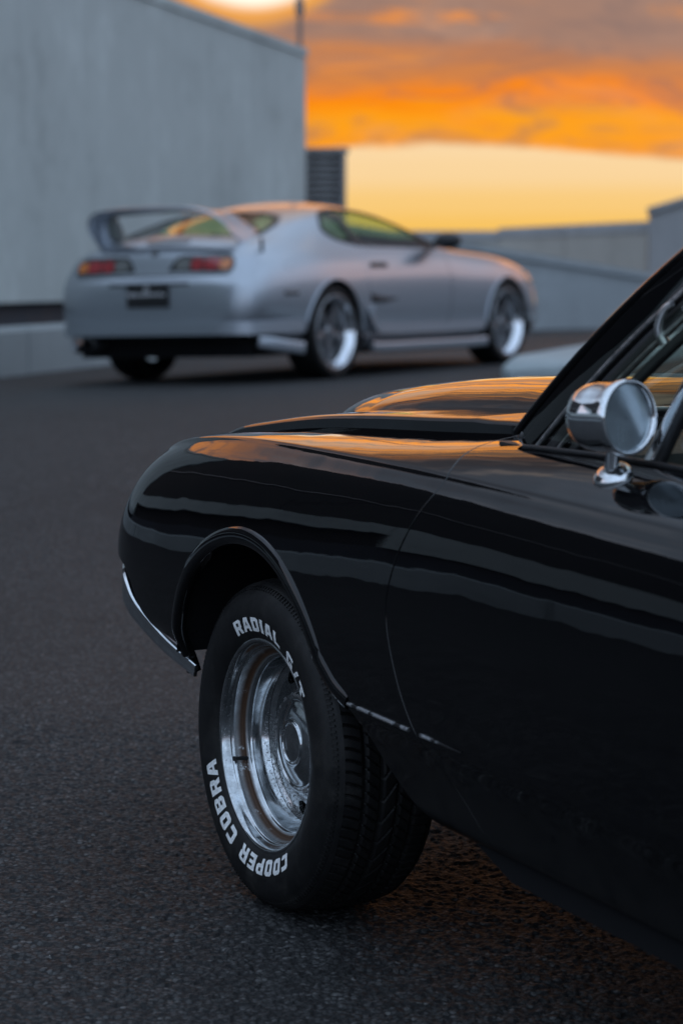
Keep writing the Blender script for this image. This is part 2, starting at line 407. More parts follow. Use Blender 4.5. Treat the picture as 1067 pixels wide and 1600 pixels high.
# B-spline surface (clamped, cubic)
def basis(n, t, deg=3):
    kn = np.r_[[0] * deg, np.linspace(0, 1, n - deg + 1), [1] * deg]
    t = np.clip(np.asarray(t, float), 0, 1 - 1e-10)
    B = np.array([(t >= kn[i]) & (t < kn[i + 1]) for i in range(len(kn) - 1)], float)
    for dg in range(1, deg + 1):
        N = np.zeros((len(kn) - 1 - dg, len(t)))
        for i in range(len(N)):
            a = (t - kn[i]) / (kn[i + dg] - kn[i]) * B[i] if kn[i + dg] > kn[i] else 0
            b_ = (kn[i + dg + 1] - t) / (kn[i + dg + 1] - kn[i + 1]) * B[i + 1] if kn[i + dg + 1] > kn[i + 1] else 0
            N[i] = a + b_
        B = N
    return B.T
class Surf:
    def __init__(s, ctrl): s.c = np.array(ctrl, float)
    def ev(s, S, T):
        return np.einsum('ki,kj,ijc->kc', basis(s.c.shape[0], S), basis(s.c.shape[1], T), s.c)
    def nrm(s, S, T, e=1e-4):
        a = s.ev(np.clip(S + e, 0, 1), T) - s.ev(np.clip(S - e, 0, 1), T); b = s.ev(S, np.clip(T + e, 0, 1)) - s.ev(S, np.clip(T - e, 0, 1))
        n = np.cross(a, b); return n / np.maximum(np.linalg.norm(n, axis=1, keepdims=True), 1e-12)

# ------------------------------------------------------------------ the ground
def g(X, Y):
    zb = .0077 - .0246 * (X - .5896) + .0463 * (Y - 5.045)
    zs = .511 + .026 * (np.clip(X, -8, 3) + .778) - .0037 * (Y - 17.15)
    t = np.clip((Y - 8) / 6, 0, 1); t = t * t * (3 - 2 * t)
    return zb * (1 - t) + zs * t
gx = np.r_[np.linspace(-60, -8, 14), np.linspace(-7, -1.3, 20), np.linspace(-1.2, .72, 560), np.linspace(.85, 12, 40), np.linspace(13, 60, 13)]
gy = np.r_[np.linspace(-20, 0, 11), np.linspace(.25, 3.6, 12), np.linspace(3.7, 6.5, 580), np.linspace(6.7, 30, 90), np.linspace(31, 400, 30)]
GX, GY = np.meshgrid(gx, gy, indexing='ij')
GZ = g(np.clip(GX, -12, 12), np.clip(GY, -6, 60))
def worley(X, Y, cell, seed):
    """distance to the nearest jittered point and that point's random height"""
    rs = np.random.RandomState(seed); N = 512; jx, jy, hh = rs.rand(N, N), rs.rand(N, N), rs.rand(N, N)
    u, v = X / cell, Y / cell; iu, iv = np.floor(u).astype(int), np.floor(v).astype(int)
    best = np.full(X.shape, 9.0); bh = np.zeros(X.shape)
    for a in (-1, 0, 1):
        for b in (-1, 0, 1):
            cu, cv = iu + a, iv + b; q, w = cu % N, cv % N
            dd = np.hypot(u - cu - jx[q, w], v - cv - jy[q, w]); m_ = dd < best
            best = np.where(m_, dd, best); bh = np.where(m_, hh[q, w], bh)
    return best, bh
ii = (gx > -1.25) & (gx < .75); jj = (gy > 3.65) & (gy < 6.55); sel = np.ix_(ii, jj)
fx, fy = GX[sel], GY[sel]
f1, h1 = worley(fx, fy, .0125, 5); f2, h2 = worley(fx + .37, fy + .11, .027, 9)
disp = (h1 - .45) * .0058 * np.clip(1.25 - f1 * 1.3, 0, 1) + (h2 - .5) * .0042 * np.clip(1.2 - f2 * 1.2, 0, 1)
fade = np.clip(np.minimum.reduce([fx + 1.2, .72 - fx, fy - 3.7, (6.5 - fy) * .5]) / .25, 0, 1)
GZ[sel] += disp * fade
me = bpy.data.meshes.new('road'); nx_, ny_ = GX.shape
me.vertices.add(nx_ * ny_); me.vertices.foreach_set('co', np.stack([GX, GY, GZ], -1).astype(np.float32).ravel())
a_ = (np.arange(nx_ - 1)[:, None] * ny_ + np.arange(ny_ - 1)[None]).ravel(); quads = np.stack([a_, a_ + ny_, a_ + ny_ + 1, a_ + 1], 1).astype(np.int32)
me.loops.add(quads.size); me.loops.foreach_set('vertex_index', quads.ravel()); me.polygons.add(len(quads))
me.polygons.foreach_set('loop_start', np.arange(0, quads.size, 4, dtype=np.int32)); me.polygons.foreach_set('loop_total', np.full(len(quads), 4, np.int32))
me.polygons.foreach_set('use_smooth', np.ones(len(quads), bool)); me.update(calc_edges=True); me.materials.append(M['asphalt'])
tag(link('road', me), kind='structure')

# ------------------------------------------------------------------ concrete building, barrier, parapets
DIRW = np.array([.2334, .9724]); NRMW = np.array([.9724, -.2334])      # along the wall (away), out of the wall (right)
def wall_frame(px, py):
    """object frame: x along the wall (away from the camera), y into the wall, z up"""
    m = Matrix(((DIRW[0], -NRMW[0], 0, px), (DIRW[1], -NRMW[1], 0, py), (0, 0, 1, 0), (0, 0, 0, 1)))
    return m
bx0, by0 = -3.98, 18.2                                     # a point on the building's face
building = tag(bpy.data.objects.new('concrete_building', None), 'tall plain grey concrete building wall behind the silver coupe', 'building'); COL.objects.link(building)
building.matrix_world = wall_frame(bx0, by0)
TOP, BOT, END = 4.26, .99, 15.0
bm = bmesh.new(); add_box(bm, (-6.3, .28, -1.2), (END - .15, 6.0, TOP - .06)); add_box(bm, (-12.0, .75, -1.2), (-6.35, 6.0, 4.85)); add_box(bm, (-46, .28, -1.2), (-12.05, 6.0, 1.90)); bm_obj('core', bm, M['concrete'], building)
xs = [-46, -40, -34, -28, -22.5, -17, -13, -10.1, -6.4, -1.55, END]
for i in range(len(xs) - 1):
    bm = bmesh.new(); add_box(bm, (xs[i] + .008, 0, BOT if xs[i] > -7 or xs[i] < -10.2 else 1.42), (xs[i + 1] - .008, .26, TOP - .10 if xs[i] > -7 else 1.78)); bm_obj('panel', bm, M['concrete'], building, bevel=.012)
bm = bmesh.new(); add_box(bm, (-6.4, -.03, TOP - .098), (END + .03, 6.0, TOP)); bm_obj('coping', bm, M['concrete'], building, bevel=.015)
bm = bmesh.new(); add_box(bm, (-46, .12, -1.2), (END - .05, .275, BOT - .004)); bm_obj('plinth', bm, M['plinth'], building)
for k in range(2):
    for z0, z1 in ((1.80, 2.9), (2.96, 4.9)):
        bm = bmesh.new(); add_box(bm, (-12.1 + 2.84 * k, .10, z0), (-12.1 + 2.84 * k + 2.82, .74, z1)); bm_obj('cladding_panel', bm, M['cladding'], building)
bm = bmesh.new(); add_box(bm, (-12.1, .05, 2.905), (-6.42, .4, 2.955)); bm_obj('metal_band', bm, M['louver'], building)
bm = bmesh.new(); add_box(bm, (-12, .45, .9), (-6.42, .745, 1.795)); bm_obj('recess_back', bm, M['cladding'], building)
bm = bmesh.new(); add_box(bm, (-6.3, -.16, BOT - .02), (-1.62, -.003, BOT + .13)); bm_obj('ledge', bm, M['concrete_light'], building, bevel=.02)

barrier = tag(bpy.data.objects.new('concrete_barrier', None), 'low grey concrete kerb barrier at left edge of the road', 'barrier'); COL.objects.link(barrier)
ax0, ay0 = -2.47, 19.14
barrier.matrix_world = wall_frame(ax0, ay0)
seg = 3.2
for k in range(-12, 3):
    x0, x1 = k * seg + .012, (k + 1) * seg - .012
    bm = bmesh.new()
    n_ = 9; rows = []
    for i in range(n_):
        xx = x0 + (x1 - x0) * i / (n_ - 1); p = np.array([ax0, ay0]) + DIRW * xx; zg = float(g(p[0], p[1]))
        rows.append([bm.verts.new((xx, yy, zg + zz)) for yy, zz in ((0, -.25), (0, .345), (.02, .375), (.24, .375), (.26, .345), (.26, -.25))])
    for i in range(n_ - 1):
        for j in range(6): bm.faces.new((rows[i][j], rows[i][(j + 1) % 6], rows[i + 1][(j + 1) % 6], rows[i + 1][j]))
    bm.faces.new(rows[0]); bm.faces.new(rows[-1][::-1])
    bm_obj('barrier_block', bm, M['concrete_light'], barrier)

# louvred plant screen behind the building's corner
HZ = lambda py, dist: 1.24 + (430 - py) / 3780 * dist
PX = lambda px, dist: (px - 533.5) / 3780 * dist
D = 37.0
lou = tag(bpy.data.objects.new('louver_screen', None), 'grey louvred plant screen at the far corner of the concrete building', 'louvre screen'); COL.objects.link(lou)
lou.location = (PX(481, D), D, .5)
w_ = PX(540, D) - PX(470, D); zt = HZ(236, D) - .5; zb_ = 0.0
bm = bmesh.new(); add_box(bm, (-.1, .10, zb_), (w_ - .1, .5, zt - .03)); bm_obj('back_panel', bm, M['louver'], lou)
bm = bmesh.new(); add_box(bm, (w_ - .16, -.02, zb_), (w_ - .1, .095, zt)); bm_obj('post', bm, M['louver'], lou)
ns = 26
for k in range(ns):
    z0 = zb_ + (zt - zb_ - .06) * k / ns
    if k == 0: 
        bm = bmesh.new(); add_prism(bm, [(0, .0, 0), (0, .012, 0), (0, .09, .075), (0, .078, .075)], (-.1, 0, 0), (w_ - .165, 0, 0)); s0 = bm_obj('slat', bm, M['louver'], lou)
    else:
        s1 = s0.copy(); COL.objects.link(s1); s1.parent = lou; s1.location = (0, 0, z0)
bm = bmesh.new(); add_box(bm, (-.1, -.03, zt - .028), (w_ - .06, .5, zt + .03)); bm_obj('cap', bm, M['louver'], lou)

# slim mast standing on the roof corner
pole = tag(bpy.data.objects.new('roof_mast', None), 'thin mast standing on the roof corner of the concrete building', 'mast'); COL.objects.link(pole)
pm = wall_frame(bx0, by0) @ Vector((END + .075, .10, TOP - .30)); pole.location = pm
def zlathe(name, prof, m, parent):
    o = lathe(name, prof, 14, m, parent, flip=True); o.data.transform(Matrix.Rotation(R(90), 4, 'X')); return o
zlathe('shaft', [(.034, 0), (.032, 1.6), (.028, 3.9)], M['steel'], pole)
bm = bmesh.new(); add_box(bm, (-.045, -.045, -.02), (.045, .045, .12)); bm_obj('bracket', bm, M['steel'], pole, bevel=.008)
bm = bmesh.new(); add_box(bm, (-.06, -.06, .76), (.06, .06, .94)); bm_obj('junction_box', bm, M['steel'], pole, bevel=.02)

# ramp wall with sloping top, parapet wall behind, block at the right
rw = tag(bpy.data.objects.new('ramp_wall', None), 'grey concrete ramp wall with sloping top behind the nose of the silver coupe', 'wall'); COL.objects.link(rw)
Dr = 31.0; rw.location = (0, Dr, .5)
def topz(X): return 1.24 + (430 - (390 + (X * 3780 / Dr + 533.5 - 767) * .1612)) / 3780 * Dr - .5
xs = [-1.6, .15, 2.05, 3.95, 5.8, 7.0]
for i in range(len(xs) - 1):
    a, b_ = xs[i] + .01, xs[i + 1] - .01
    bm = bmesh.new(); add_prism(bm, [(a, 0, -.6), (b_, 0, -.6), (b_, 0, topz(b_) - .06), (a, 0, topz(a) - .06)], (0, 0, 0), (0, .3, 0)); bm_obj('panel', bm, M['concrete_ramp'], rw, bevel=.01)
a, b_ = xs[0], xs[-1]
bm = bmesh.new(); add_prism(bm, [(a, -.05, topz(a) - .058), (b_, -.05, topz(b_) - .058), (b_, -.05, topz(b_) + .03), (a, -.05, topz(a) + .03)], (0, 0, 0), (0, .42, 0)); bm_obj('coping', bm, M['concrete_ramp'], rw, bevel=.012)

pw = tag(bpy.data.objects.new('parapet_wall', None), 'long pale concrete parapet wall under the yellow sky', 'wall'); COL.objects.link(pw)
pts = [(545, 361, 45.0), (776, 361, 41.0)], [(776, 357, 41.0), (880, 352, 38.4), (1009, 346, 35.5)], 
for run in pts:
    for (pa, ya, da), (pb, yb, db) in zip(run[:-1], run[1:]):
        A_ = Vector((PX(pa, da), da, 0)); B_ = Vector((PX(pb, db), db, 0)); za, zb2 = HZ(ya, da), HZ(yb, db)
        A_ = A_ + (B_ - A_).normalized() * .008; B_ = B_ - (B_ - A_).normalized() * .008
        bm = bmesh.new(); v = [bm.verts.new(q) for q in ((A_.x, A_.y, -.5), (B_.x, B_.y, -.5), (B_.x, B_.y, zb2 - .16), (A_.x, A_.y, za - .16))]
        f = bm.faces.new(v); r_ = bmesh.ops.extrude_face_region(bm, geom=[f]); bmesh.ops.translate(bm, vec=(.05, .3, 0), verts=[e for e in r_['geom'] if isinstance(e, bmesh.types.BMVert)])
        bm_obj('panel', bm, M['concrete_beige'], pw)
        bm = bmesh.new(); o_ = Vector((0, -.06, 0)); v = [bm.verts.new(q) for q in ((A_.x, A_.y - .06, za - .158), (B_.x, B_.y - .06, zb2 - .158), (B_.x, B_.y - .06, zb2), (A_.x, A_.y - .06, za))]
        f = bm.faces.new(v); r_ = bmesh.ops.extrude_face_region(bm, geom=[f]); bmesh.ops.translate(bm, vec=(.06, .42, 0), verts=[e for e in r_['geom'] if isinstance(e, bmesh.types.BMVert)])
        bm_obj('coping', bm, M['concrete_ramp'], pw)
blk = tag(bpy.data.objects.new('stair_block', None), 'taller grey concrete block with stepped top at right edge', 'building'); COL.objects.link(blk)
d0 = 35.0
bm = bmesh.new()
P0, P1 = Vector((PX(1010, d0), d0, 0)), Vector((PX(1330, 30), 30, 0))
v = [bm.verts.new(q) for q in ((P0.x, P0.y, -.5), (P1.x, P1.y, -.5), (P1.x, P1.y, HZ(244, 30)), (P0.x, P0.y, HZ(335, d0)))]
f = bm.faces.new(v); r_ = bmesh.ops.extrude_face_region(bm, geom=[f]); bmesh.ops.translate(bm, vec=(.9, 4.5, 0), verts=[e for e in r_['geom'] if isinstance(e, bmesh.types.BMVert)])
bm_obj('wall', bm, M['concrete_ramp'], blk)
bm = bmesh.new()
v = [bm.verts.new(q) for q in ((P0.x - .03, P0.y - .05, HZ(335, d0) + .003), (P1.x, P1.y - .05, HZ(244, 30) + .003), (P1.x, P1.y - .05, HZ(244, 30) + .1), (P0.x - .03, P0.y - .05, HZ(335, d0) + .09))]
f = bm.faces.new(v); r_ = bmesh.ops.extrude_face_region(bm, geom=[f]); bmesh.ops.translate(bm, vec=(.9, 4.6, 0), verts=[e for e in r_['geom'] if isinstance(e, bmesh.types.BMVert)])
bm_obj('coping', bm, M['concrete_ramp'], blk)

# parapet running on round the right-hand side of the deck, beyond the frame
rp = tag(bpy.data.objects.new('side_parapet', None), 'plain concrete parapet along the right side of the deck', 'wall'); COL.objects.link(rp)
run = [(7.6, 29.5), (11.0, 26.0), (12.5, 20.5), (12.8, 14.5), (12.8, 8.5), (12.8, 2.5), (12.8, -4.0)]
for (xa, ya_), (xb, yb) in zip(run[:-1], run[1:]):
    A_, B_ = Vector((xa, ya_, -.6)), Vector((xb, yb, -.6)); dv = (B_ - A_).normalized() * .008; nv = Vector((-(yb - ya_), xb - xa, 0)).normalized() * .3
    bm = bmesh.new(); add_prism(bm, [A_ + dv, B_ - dv, B_ - dv + nv, A_ + dv + nv], (0, 0, 0), (0, 0, 3.5)); bm_obj('panel', bm, M['concrete_ramp'], rp, bevel=.01)

# kerb island beyond the black bonnet
isl = np.array([(1.03, 15.95), (1.9, 18.9), (2.9, 22.2)])
path = [(p[0] + .14, p[1], float(g(p[0], p[1]))) for p in resample(isl, .25)]
path = [(path[0][0] + .01, path[0][1] - .10, path[0][2])] + path
o = sweep('kerb_island', path, [(-.16, -.1), (-.16, .10), (-.12, .135), (.5, .135), (.54, .10), (.54, -.1)], M['concrete_light'], scale=[.45, .72, .9] + [1.0] * (len(path) - 3))
tag(o, 'pale concrete kerb island on the road beyond the black bonnet', 'kerb')

# ================================================================== BLACK CAR
yaw, pit = R(62), R(3.0)
Fv = Vector((-math.cos(yaw) * math.cos(pit), math.sin(yaw) * math.cos(pit), math.sin(pit)))
Lv = Vector((-math.sin(yaw), -math.cos(yaw), 0)); Uv_ = Fv.cross(Lv)
CM = Matrix(((Fv.x, Lv.x, Uv_.x, .58959), (Fv.y, Lv.y, Uv_.y, 5.04489), (Fv.z, Lv.z, Uv_.z, .00766), (0, 0, 0, 1)))
car = bpy.data.objects.new('muscle_car', None); COL.objects.link(car); car.matrix_world = CM
tag(car, 'glossy black vintage muscle car in the foreground with bonnet scoop and white-lettered tyre', 'car')
# local axes: x forward (0 = front axle), y left, z up

SX = [.835, .822, .79, .74, .64, .48, .25, 0, -.3, -.65, -1.1, -1.6, -2.2, -2.7, -3.2, -3.6, -3.9]
tabx = lambda xs, ys: (lambda q: float(smooth_interp(xs, ys, [q])[0]))
zc = tabx([-3.9, -3.3, -2.6, -1.6, -.65, -.3, 0, .25, .33, .49, .64, .74, .79, .822, .835], [.93, .955, .955, .938, .937, .925, .914, .900, .892, .872, .842, .795, .745, .695, .65])
yc = tabx([-3.9, -3.0, -1.6, -.65, -.25, 0, .33, .5, .64, .74, .80, .835], [.78, .83, .842, .838, .818, .808, .793, .783, .773, .755, .73, .69])
dlow = tabx([-3.9, -3.3, -2.7, -1.6, 0, .48, .64, .74, .79, .822, .835], [-.07, -.02, .0, -.005, 0, -.004, -.014, -.035, -.06, -.085, -.10])
ze = tabx([-3.9, -2.7, -1.1, -.65, -.446, -.244, 0, .214, .445, .64, .74, .80, .835], [1.0, 1.035, 1.035, 1.0, .981, .963, .942, .921, .884, .847, .80, .745, .68])
zm = tabx([-3.9, -2.7, -1.1, -.8, -.65, -.446, -.244, 0, .214, .445, .64, .74, .80, .835], [.985, 1.02, 1.022, 1.018, .99, .963, .947, .930, .911, .880, .846, .798, .745, .68])
zt1 = tabx([-3.9, -1.1, -.65, -.4, 0, .835], [.030, .042, .036, .018, .009, .004])
NET = []
def xs_(X): return X - .028 * max(0.0, (X - .48) / .355) ** 1.3
for X in SX:
    c_, z_, dl = yc(X), zc(X), dlow(X); row = [(.74 + dl, .298), (.815 + dl, .303), (.835 + dl, .365), (.855 + dl, .435), (.886 + dl, .487), (.887 + dl, .505)]
    for f, yb in ((.07, .8935), (.32, .8985), (.56, .8955), (.77, .884), (.90, .864)):
        wgt = f ** 2
        row.append((yb + dl * (1 - wgt) + (c_ - .838) * wgt, .56 + f * (z_ - .56)))
    row += [(c_ + .004, z_ - .010), (c_, z_), (c_ - .012, z_ + zt1(X) * .28), (c_ - .05, z_ + zt1(X)), (.70, zm(X)), (.645, .5 * zm(X) + .5 * ze(X)), (.60, ze(X))]
    NET.append([(xs_(X), a, b) for a, b in row])
SIDE = Surf(NET)
_ss = np.linspace(0, 1, 4001); _xx = SIDE.ev(_ss, np.full(4001, .4))[:, 0]
def s_of_x(X): return np.interp(X, _xx[::-1], _ss[::-1])
_tt = np.linspace(0, 1, 1501)
def par(X, z=None, y=None):
    """surface parameters of the point with side coordinate (X, z) or top coordinate (X, y)"""
    s = float(s_of_x(X)); P = SIDE.ev(np.full(1501, s), _tt)
    if z is not None:
        k = np.where(P[:, 2] >= z)[0]; i = k[0] if len(k) else int(P[:, 2].argmax())
        if i == 0: return s, 0.0
        a = (z - P[i - 1, 2]) / max(P[i, 2] - P[i - 1, 2], 1e-9) if len(k) else 1
        return s, float(_tt[i - 1] + min(max(a, 0), 1) * (_tt[i] - _tt[i - 1]))
    k = np.where((P[:, 1] <= y) & (_tt > .55))[0]; i = k[0] if len(k) else 1500
    return s, float(_tt[i])
LS, LT = 4.7, 1.15          # rough lengths, so that the parameter plane is roughly isometric
def panel(name, polyp, m, parent, step=.012, flange=.016, cell=None):
    """trimmed panel of the side surface; polyp = list of (s, t)"""
    q = np.array(polyp) * (LS, LT); q = resample(np.vstack([q, q[:1]]), .006)[:-1]
    lo, hi = q.min(0), q.max(0)
    xs = np.arange(lo[0] + step / 2, hi[0], step); ys = np.arange(lo[1] + step / 2, hi[1], step * .62)
    I = np.stack(np.meshgrid(xs, ys, indexing='ij'), -1).reshape(-1, 2)
    I = I[inside(I, q)]
    dmin = np.full(len(I), 9.)
    for k in range(0, len(I), 2000):
        dmin[k:k + 2000] = np.sqrt(((I[k:k + 2000, None] - q[None]) ** 2).sum(-1)).min(1)
    I = I[dmin > .0045]
    V2, T = cdt(q, (), I)
    S_, T_ = V2[:, 0] / LS, V2[:, 1] / LT
    P = SIDE.ev(S_, T_); N = SIDE.nrm(S_, T_)
    if np.mean(N[:, 1]) < 0: N = -N
    # orient triangles
    fn = np.cross(P[T[:, 1]] - P[T[:, 0]], P[T[:, 2]] - P[T[:, 0]]); fl = (fn * N[T[:, 0]]).sum(1) < 0; T[fl] = T[fl][:, ::-1]
    # rolled edge turning in along the boundary
    bp = SIDE.ev(q[:, 0] / LS, q[:, 1] / LT); bn = SIDE.nrm(q[:, 0] / LS, q[:, 1] / LT)
    if np.mean(bn[:, 1]) < 0: bn = -bn
    k = len(q); n0 = len(P)
    tang = np.roll(bp, -1, 0) - np.roll(bp, 1, 0); tang /= np.maximum(np.linalg.norm(tang, axis=1, keepdims=True), 1e-9)
    out = np.cross(tang, bn)
    ctr = P.mean(0)
    if ((bp - ctr) * out).sum() < 0: out = -out
    e0 = bp.copy(); e1 = bp - bn * .0012 + out * .0010; e2 = bp - bn * .004 + out * .0014; e3 = bp - bn * flange + out * .0012
    V = np.vstack([P, e0, e1, e2, e3]); NN = np.vstack([N, bn, (bn + out) / 1.414, out, out])
    F = [tuple(t) for t in T]
    for L in range(3):
        a, b = n0 + L * k, n0 + (L + 1) * k
        for i in range(k):
            j = (i + 1) % k; f = (a + i, a + j, b + j, b + i)
            nn = np.cross(V[f[1]] - V[f[0]], V[f[3]] - V[f[0]])
            F.append(f if (nn * (out[i] + (bn[i] if L == 0 else 0))).sum() > 0 else f[::-1])
    return mesh(name, V, F, m, parent, normals=NN)
def mirror_obj(o, name=None):
    me = o.data.copy(); me.transform(Matrix.Scale(-1, 4, (0, 1, 0))); me.flip_normals()
    p = bpy.data.objects.new(name or o.name.split('.')[0], me); COL.objects.link(p); p.parent = o.parent
    for k in ('label',):
        if k in o: p[k] = o[k]
    return p
# trim lines, (x, z) on the side and (x, y) on top
GAP_SIDE = catmull([(-.648, .935), (-.640, .905), (-.615, .862), (-.578, .793), (-.556, .726), (-.553, .683), (-.566, .630), (-.600, .555), (-.640, .502), (-.695, .445), (-.765, .372), (-.800, .325), (-.812, .296)], 6)
GAP_TOP = catmull([(-.648, .838), (-.634, .818), (-.605, .775), (-.578, .72), (-.565, .67), (-.558, .635)], 5)
ACX, ACZ, AA, AB = .013, .42, .335, .300
ARCH = np.array([(ACX + AA * math.cos(a), ACZ + AB * math.sin(a)) for a in np.linspace(R(2), R(176), 60)])
def gp(off):
    """gap line parameters, shifted by off along x"""
    top = [par(a + off, y=b) for a, b in GAP_TOP[::-1]]; side = [par(a + off, z=b) for a, b in GAP_SIDE[1:]]
    return top + side
gapF = gp(.0027); gapD = gp(-.0027)
fender = []
fender += [par(a, z=b) for a, b in [(.335, .428), (.42, .452), (.50, .480), (.56, .516), (.60, .552), (.645, .580), (.72, .593), (xs_(.825), .598)]]
NX_ = xs_(.8335)
fender += [(float(s_of_x(NX_)), t) for t in np.linspace(par(NX_, z=.60)[1], par(NX_, y=.64)[1], 14)]
fender += [par(a, y=.64) for a in np.linspace(xs_(.82), -.54, 60)]
fender += gapF
fender += [par(a, z=.300) for a in np.linspace(-.79, -.64, 5)]
fender += [par(a, z=b) for a, b in catmull([(-.61, .312), (-.55, .345), (-.48, .40), (-.435, .455), (-.400, .492), (-.349, .512), (-.308, .540)], 5)]
fender += [par(a, z=b) for a, b in ARCH[::-1] if b > .548 or a > 0]
fl = panel('front_fender', fender, M['paint'], car); fr = mirror_obj(fl)
REAR_GAP = catmull([(-1.93, .945), (-1.93, .90), (-1.935, .75), (-1.94, .6), (-1.935, .45), (-1.92, .296)], 5)
def door_poly():
    p = list(gapD)
    p += [par(a, z=.300) for a in np.linspace(-.83, -1.90, 20)]
    p += [par(a, z=b) for a, b in REAR_GAP[::-1]]
    p += [par(-1.93, y=b) for b in (.83, .80, .77, .737)]
    p += [par(a, y=.737) for a in np.linspace(-1.90, -.80, 30)]
    p += [par(a, y=b) for a, b in [(-.74, .737), (-.70, .725), (-.66, .70)]]
    return p
dl_ = panel('door', door_poly(), M['paint'], car, step=.014); dr_ = mirror_obj(dl_)
qp = [par(a - .0045, z=b) for a, b in REAR_GAP] + [par(a, z=.300) for a in np.linspace(-1.95, -2.36, 6)]
RAX = -2.743
qp += [par(RAX + AA * math.cos(a), z=ACZ + AB * math.sin(a)) for a in np.linspace(R(8), R(172), 40)]
qp += [par(a, z=.32) for a in np.linspace(-3.1, -3.88, 12)] + [(float(s_of_x(-3.88)), t) for t in np.linspace(par(-3.88, z=.34)[1], .98, 14)]
qp += [par(a, y=.64) for a in np.linspace(-3.8, -2.75, 14)] + [par(a, y=.737) for a in np.linspace(-2.7, -1.935, 12)] + [par(-1.9345, y=b) for b in (.77, .80, .83)]
ql = panel('rear_quarter', qp, M['paint'], car, step=.022); qr = mirror_obj(ql)

# door sill weatherstrip, arch lips
sill = [tuple(SIDE.ev(np.array([par(a, y=.737)[0]]), np.array([par(a, y=.737)[1]]))[0] + np.array((0, -.004, .004))) for a in np.linspace(-.72, -1.92, 40)]
o = sweep('sill_trim', sill, rrect(.010, .008, .003, 3), M['rubber_trim'], car); mirror_obj(o)
arc2 = np.array([(ACX + AA * math.cos(a), ACZ + AB * math.sin(a)) for a in np.linspace(R(-4), R(154), 80)]); arc2 = np.vstack([arc2, catmull([(-.308, .537), (-.349, .509), (-.400, .489)], 5)])
pp = []; ups = []
for a, b in arc2:
    s, t = par(a, z=b); P = SIDE.ev(np.array([s]), np.array([t]))[0]; pp.append(tuple(P + np.array((0, -.004, 0)))); ups.append((0, 1, 0))
lipprof = [(-.006, -.014), (-.006, .003), (-.002, .0085), (.006, .0105), (.018, .0095), (.027, .0055), (.032, -.003), (.030, -.014)]
# side axis of the sweep must point outwards from the opening
o = sweep('arch_lip', pp, [(-u, w) for u, w in lipprof], M['paint'], car, up=ups, sharp=70); mirror_obj(o)
tmp = o.data.copy(); tmp.transform(Matrix.Translation((RAX, 0, 0))); o2 = link('arch_lip', tmp, car); mirror_obj(o2)

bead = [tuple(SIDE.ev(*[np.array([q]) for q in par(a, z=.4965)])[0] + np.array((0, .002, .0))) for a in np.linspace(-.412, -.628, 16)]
both_later = [sweep('crease_edge', bead, circ(.0036, 8), M['edge_glint'], car)]  # thin bead carrying the painted highlight of the crease
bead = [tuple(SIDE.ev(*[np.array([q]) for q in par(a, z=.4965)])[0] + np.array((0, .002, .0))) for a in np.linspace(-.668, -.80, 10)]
both_later.append(sweep('crease_edge', bead, circ(.0036, 8), M['edge_glint'], car, scale=list(np.linspace(1, .25, 10))))
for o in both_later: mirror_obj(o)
# wheel wells and floor
def well(xc):
    V = []; a = np.linspace(R(4), R(180), 40)
    for k in a:
        rx = .345 if k < R(90) else .55
        yo = .875 if k < R(90) else .84; V += [(xc + rx * math.cos(k), .50, .42 + .36 * math.sin(k)), (xc + rx * math.cos(k), yo, .42 + (.315 if k < R(90) else .36) * math.sin(k))]
    F = [(2 * i, 2 * i + 1, 2 * i + 3, 2 * i + 2) for i in range(39)] + [tuple(range(0, 80, 2))]
    o = mesh('wheel_well', V, F, M['dark'], car, smooth=False); mirror_obj(o)
well(ACX); well(RAX)
bm = bmesh.new(); add_box(bm, (-3.8, -.79, .27), (-3.12, .79, .33)); add_prism(bm, [(-.63, -.79, .33), (-2.37, -.79, .33), (-2.37, -.79, .27), (-.82, -.79, .27)], (0, 0, 0), (0, 1.58, 0)); add_box(bm, (-3.8, -.49, .28), (.30, .49, .335)); bm_obj('floor_pan', bm, M['dark'], car)
bm = bmesh.new(); add_box(bm, (-.40, -.49, .34), (-.30, .49, .93)); add_box(bm, (.70, -.66, .47), (.735, .66, .68)); add_box(bm, (-.31, -.45, .40), (.70, -.40, .84)); add_box(bm, (-.31, .40, .40), (.70, .45, .84)); bm_obj('engine_bay', bm, M['dark'], car)
for sgn in (1, -1):
    bm = bmesh.new(); add_box(bm, (-.66, .50, .32) if sgn > 0 else (-.66, -.78, .32), (-.62, .78, .88) if sgn > 0 else (-.62, -.50, .88)); bm_obj('fender_brace', bm, M['dark'], car)
# inner door skins so that the cabin is closed
for sgn in (1, -1):
    bm = bmesh.new(); lo, hi = sorted((sgn * .70, sgn * .72)); add_box(bm, (-1.92, lo, .34), (-.62, hi, .985)); bm_obj('door_card', bm, M['interior'], car)

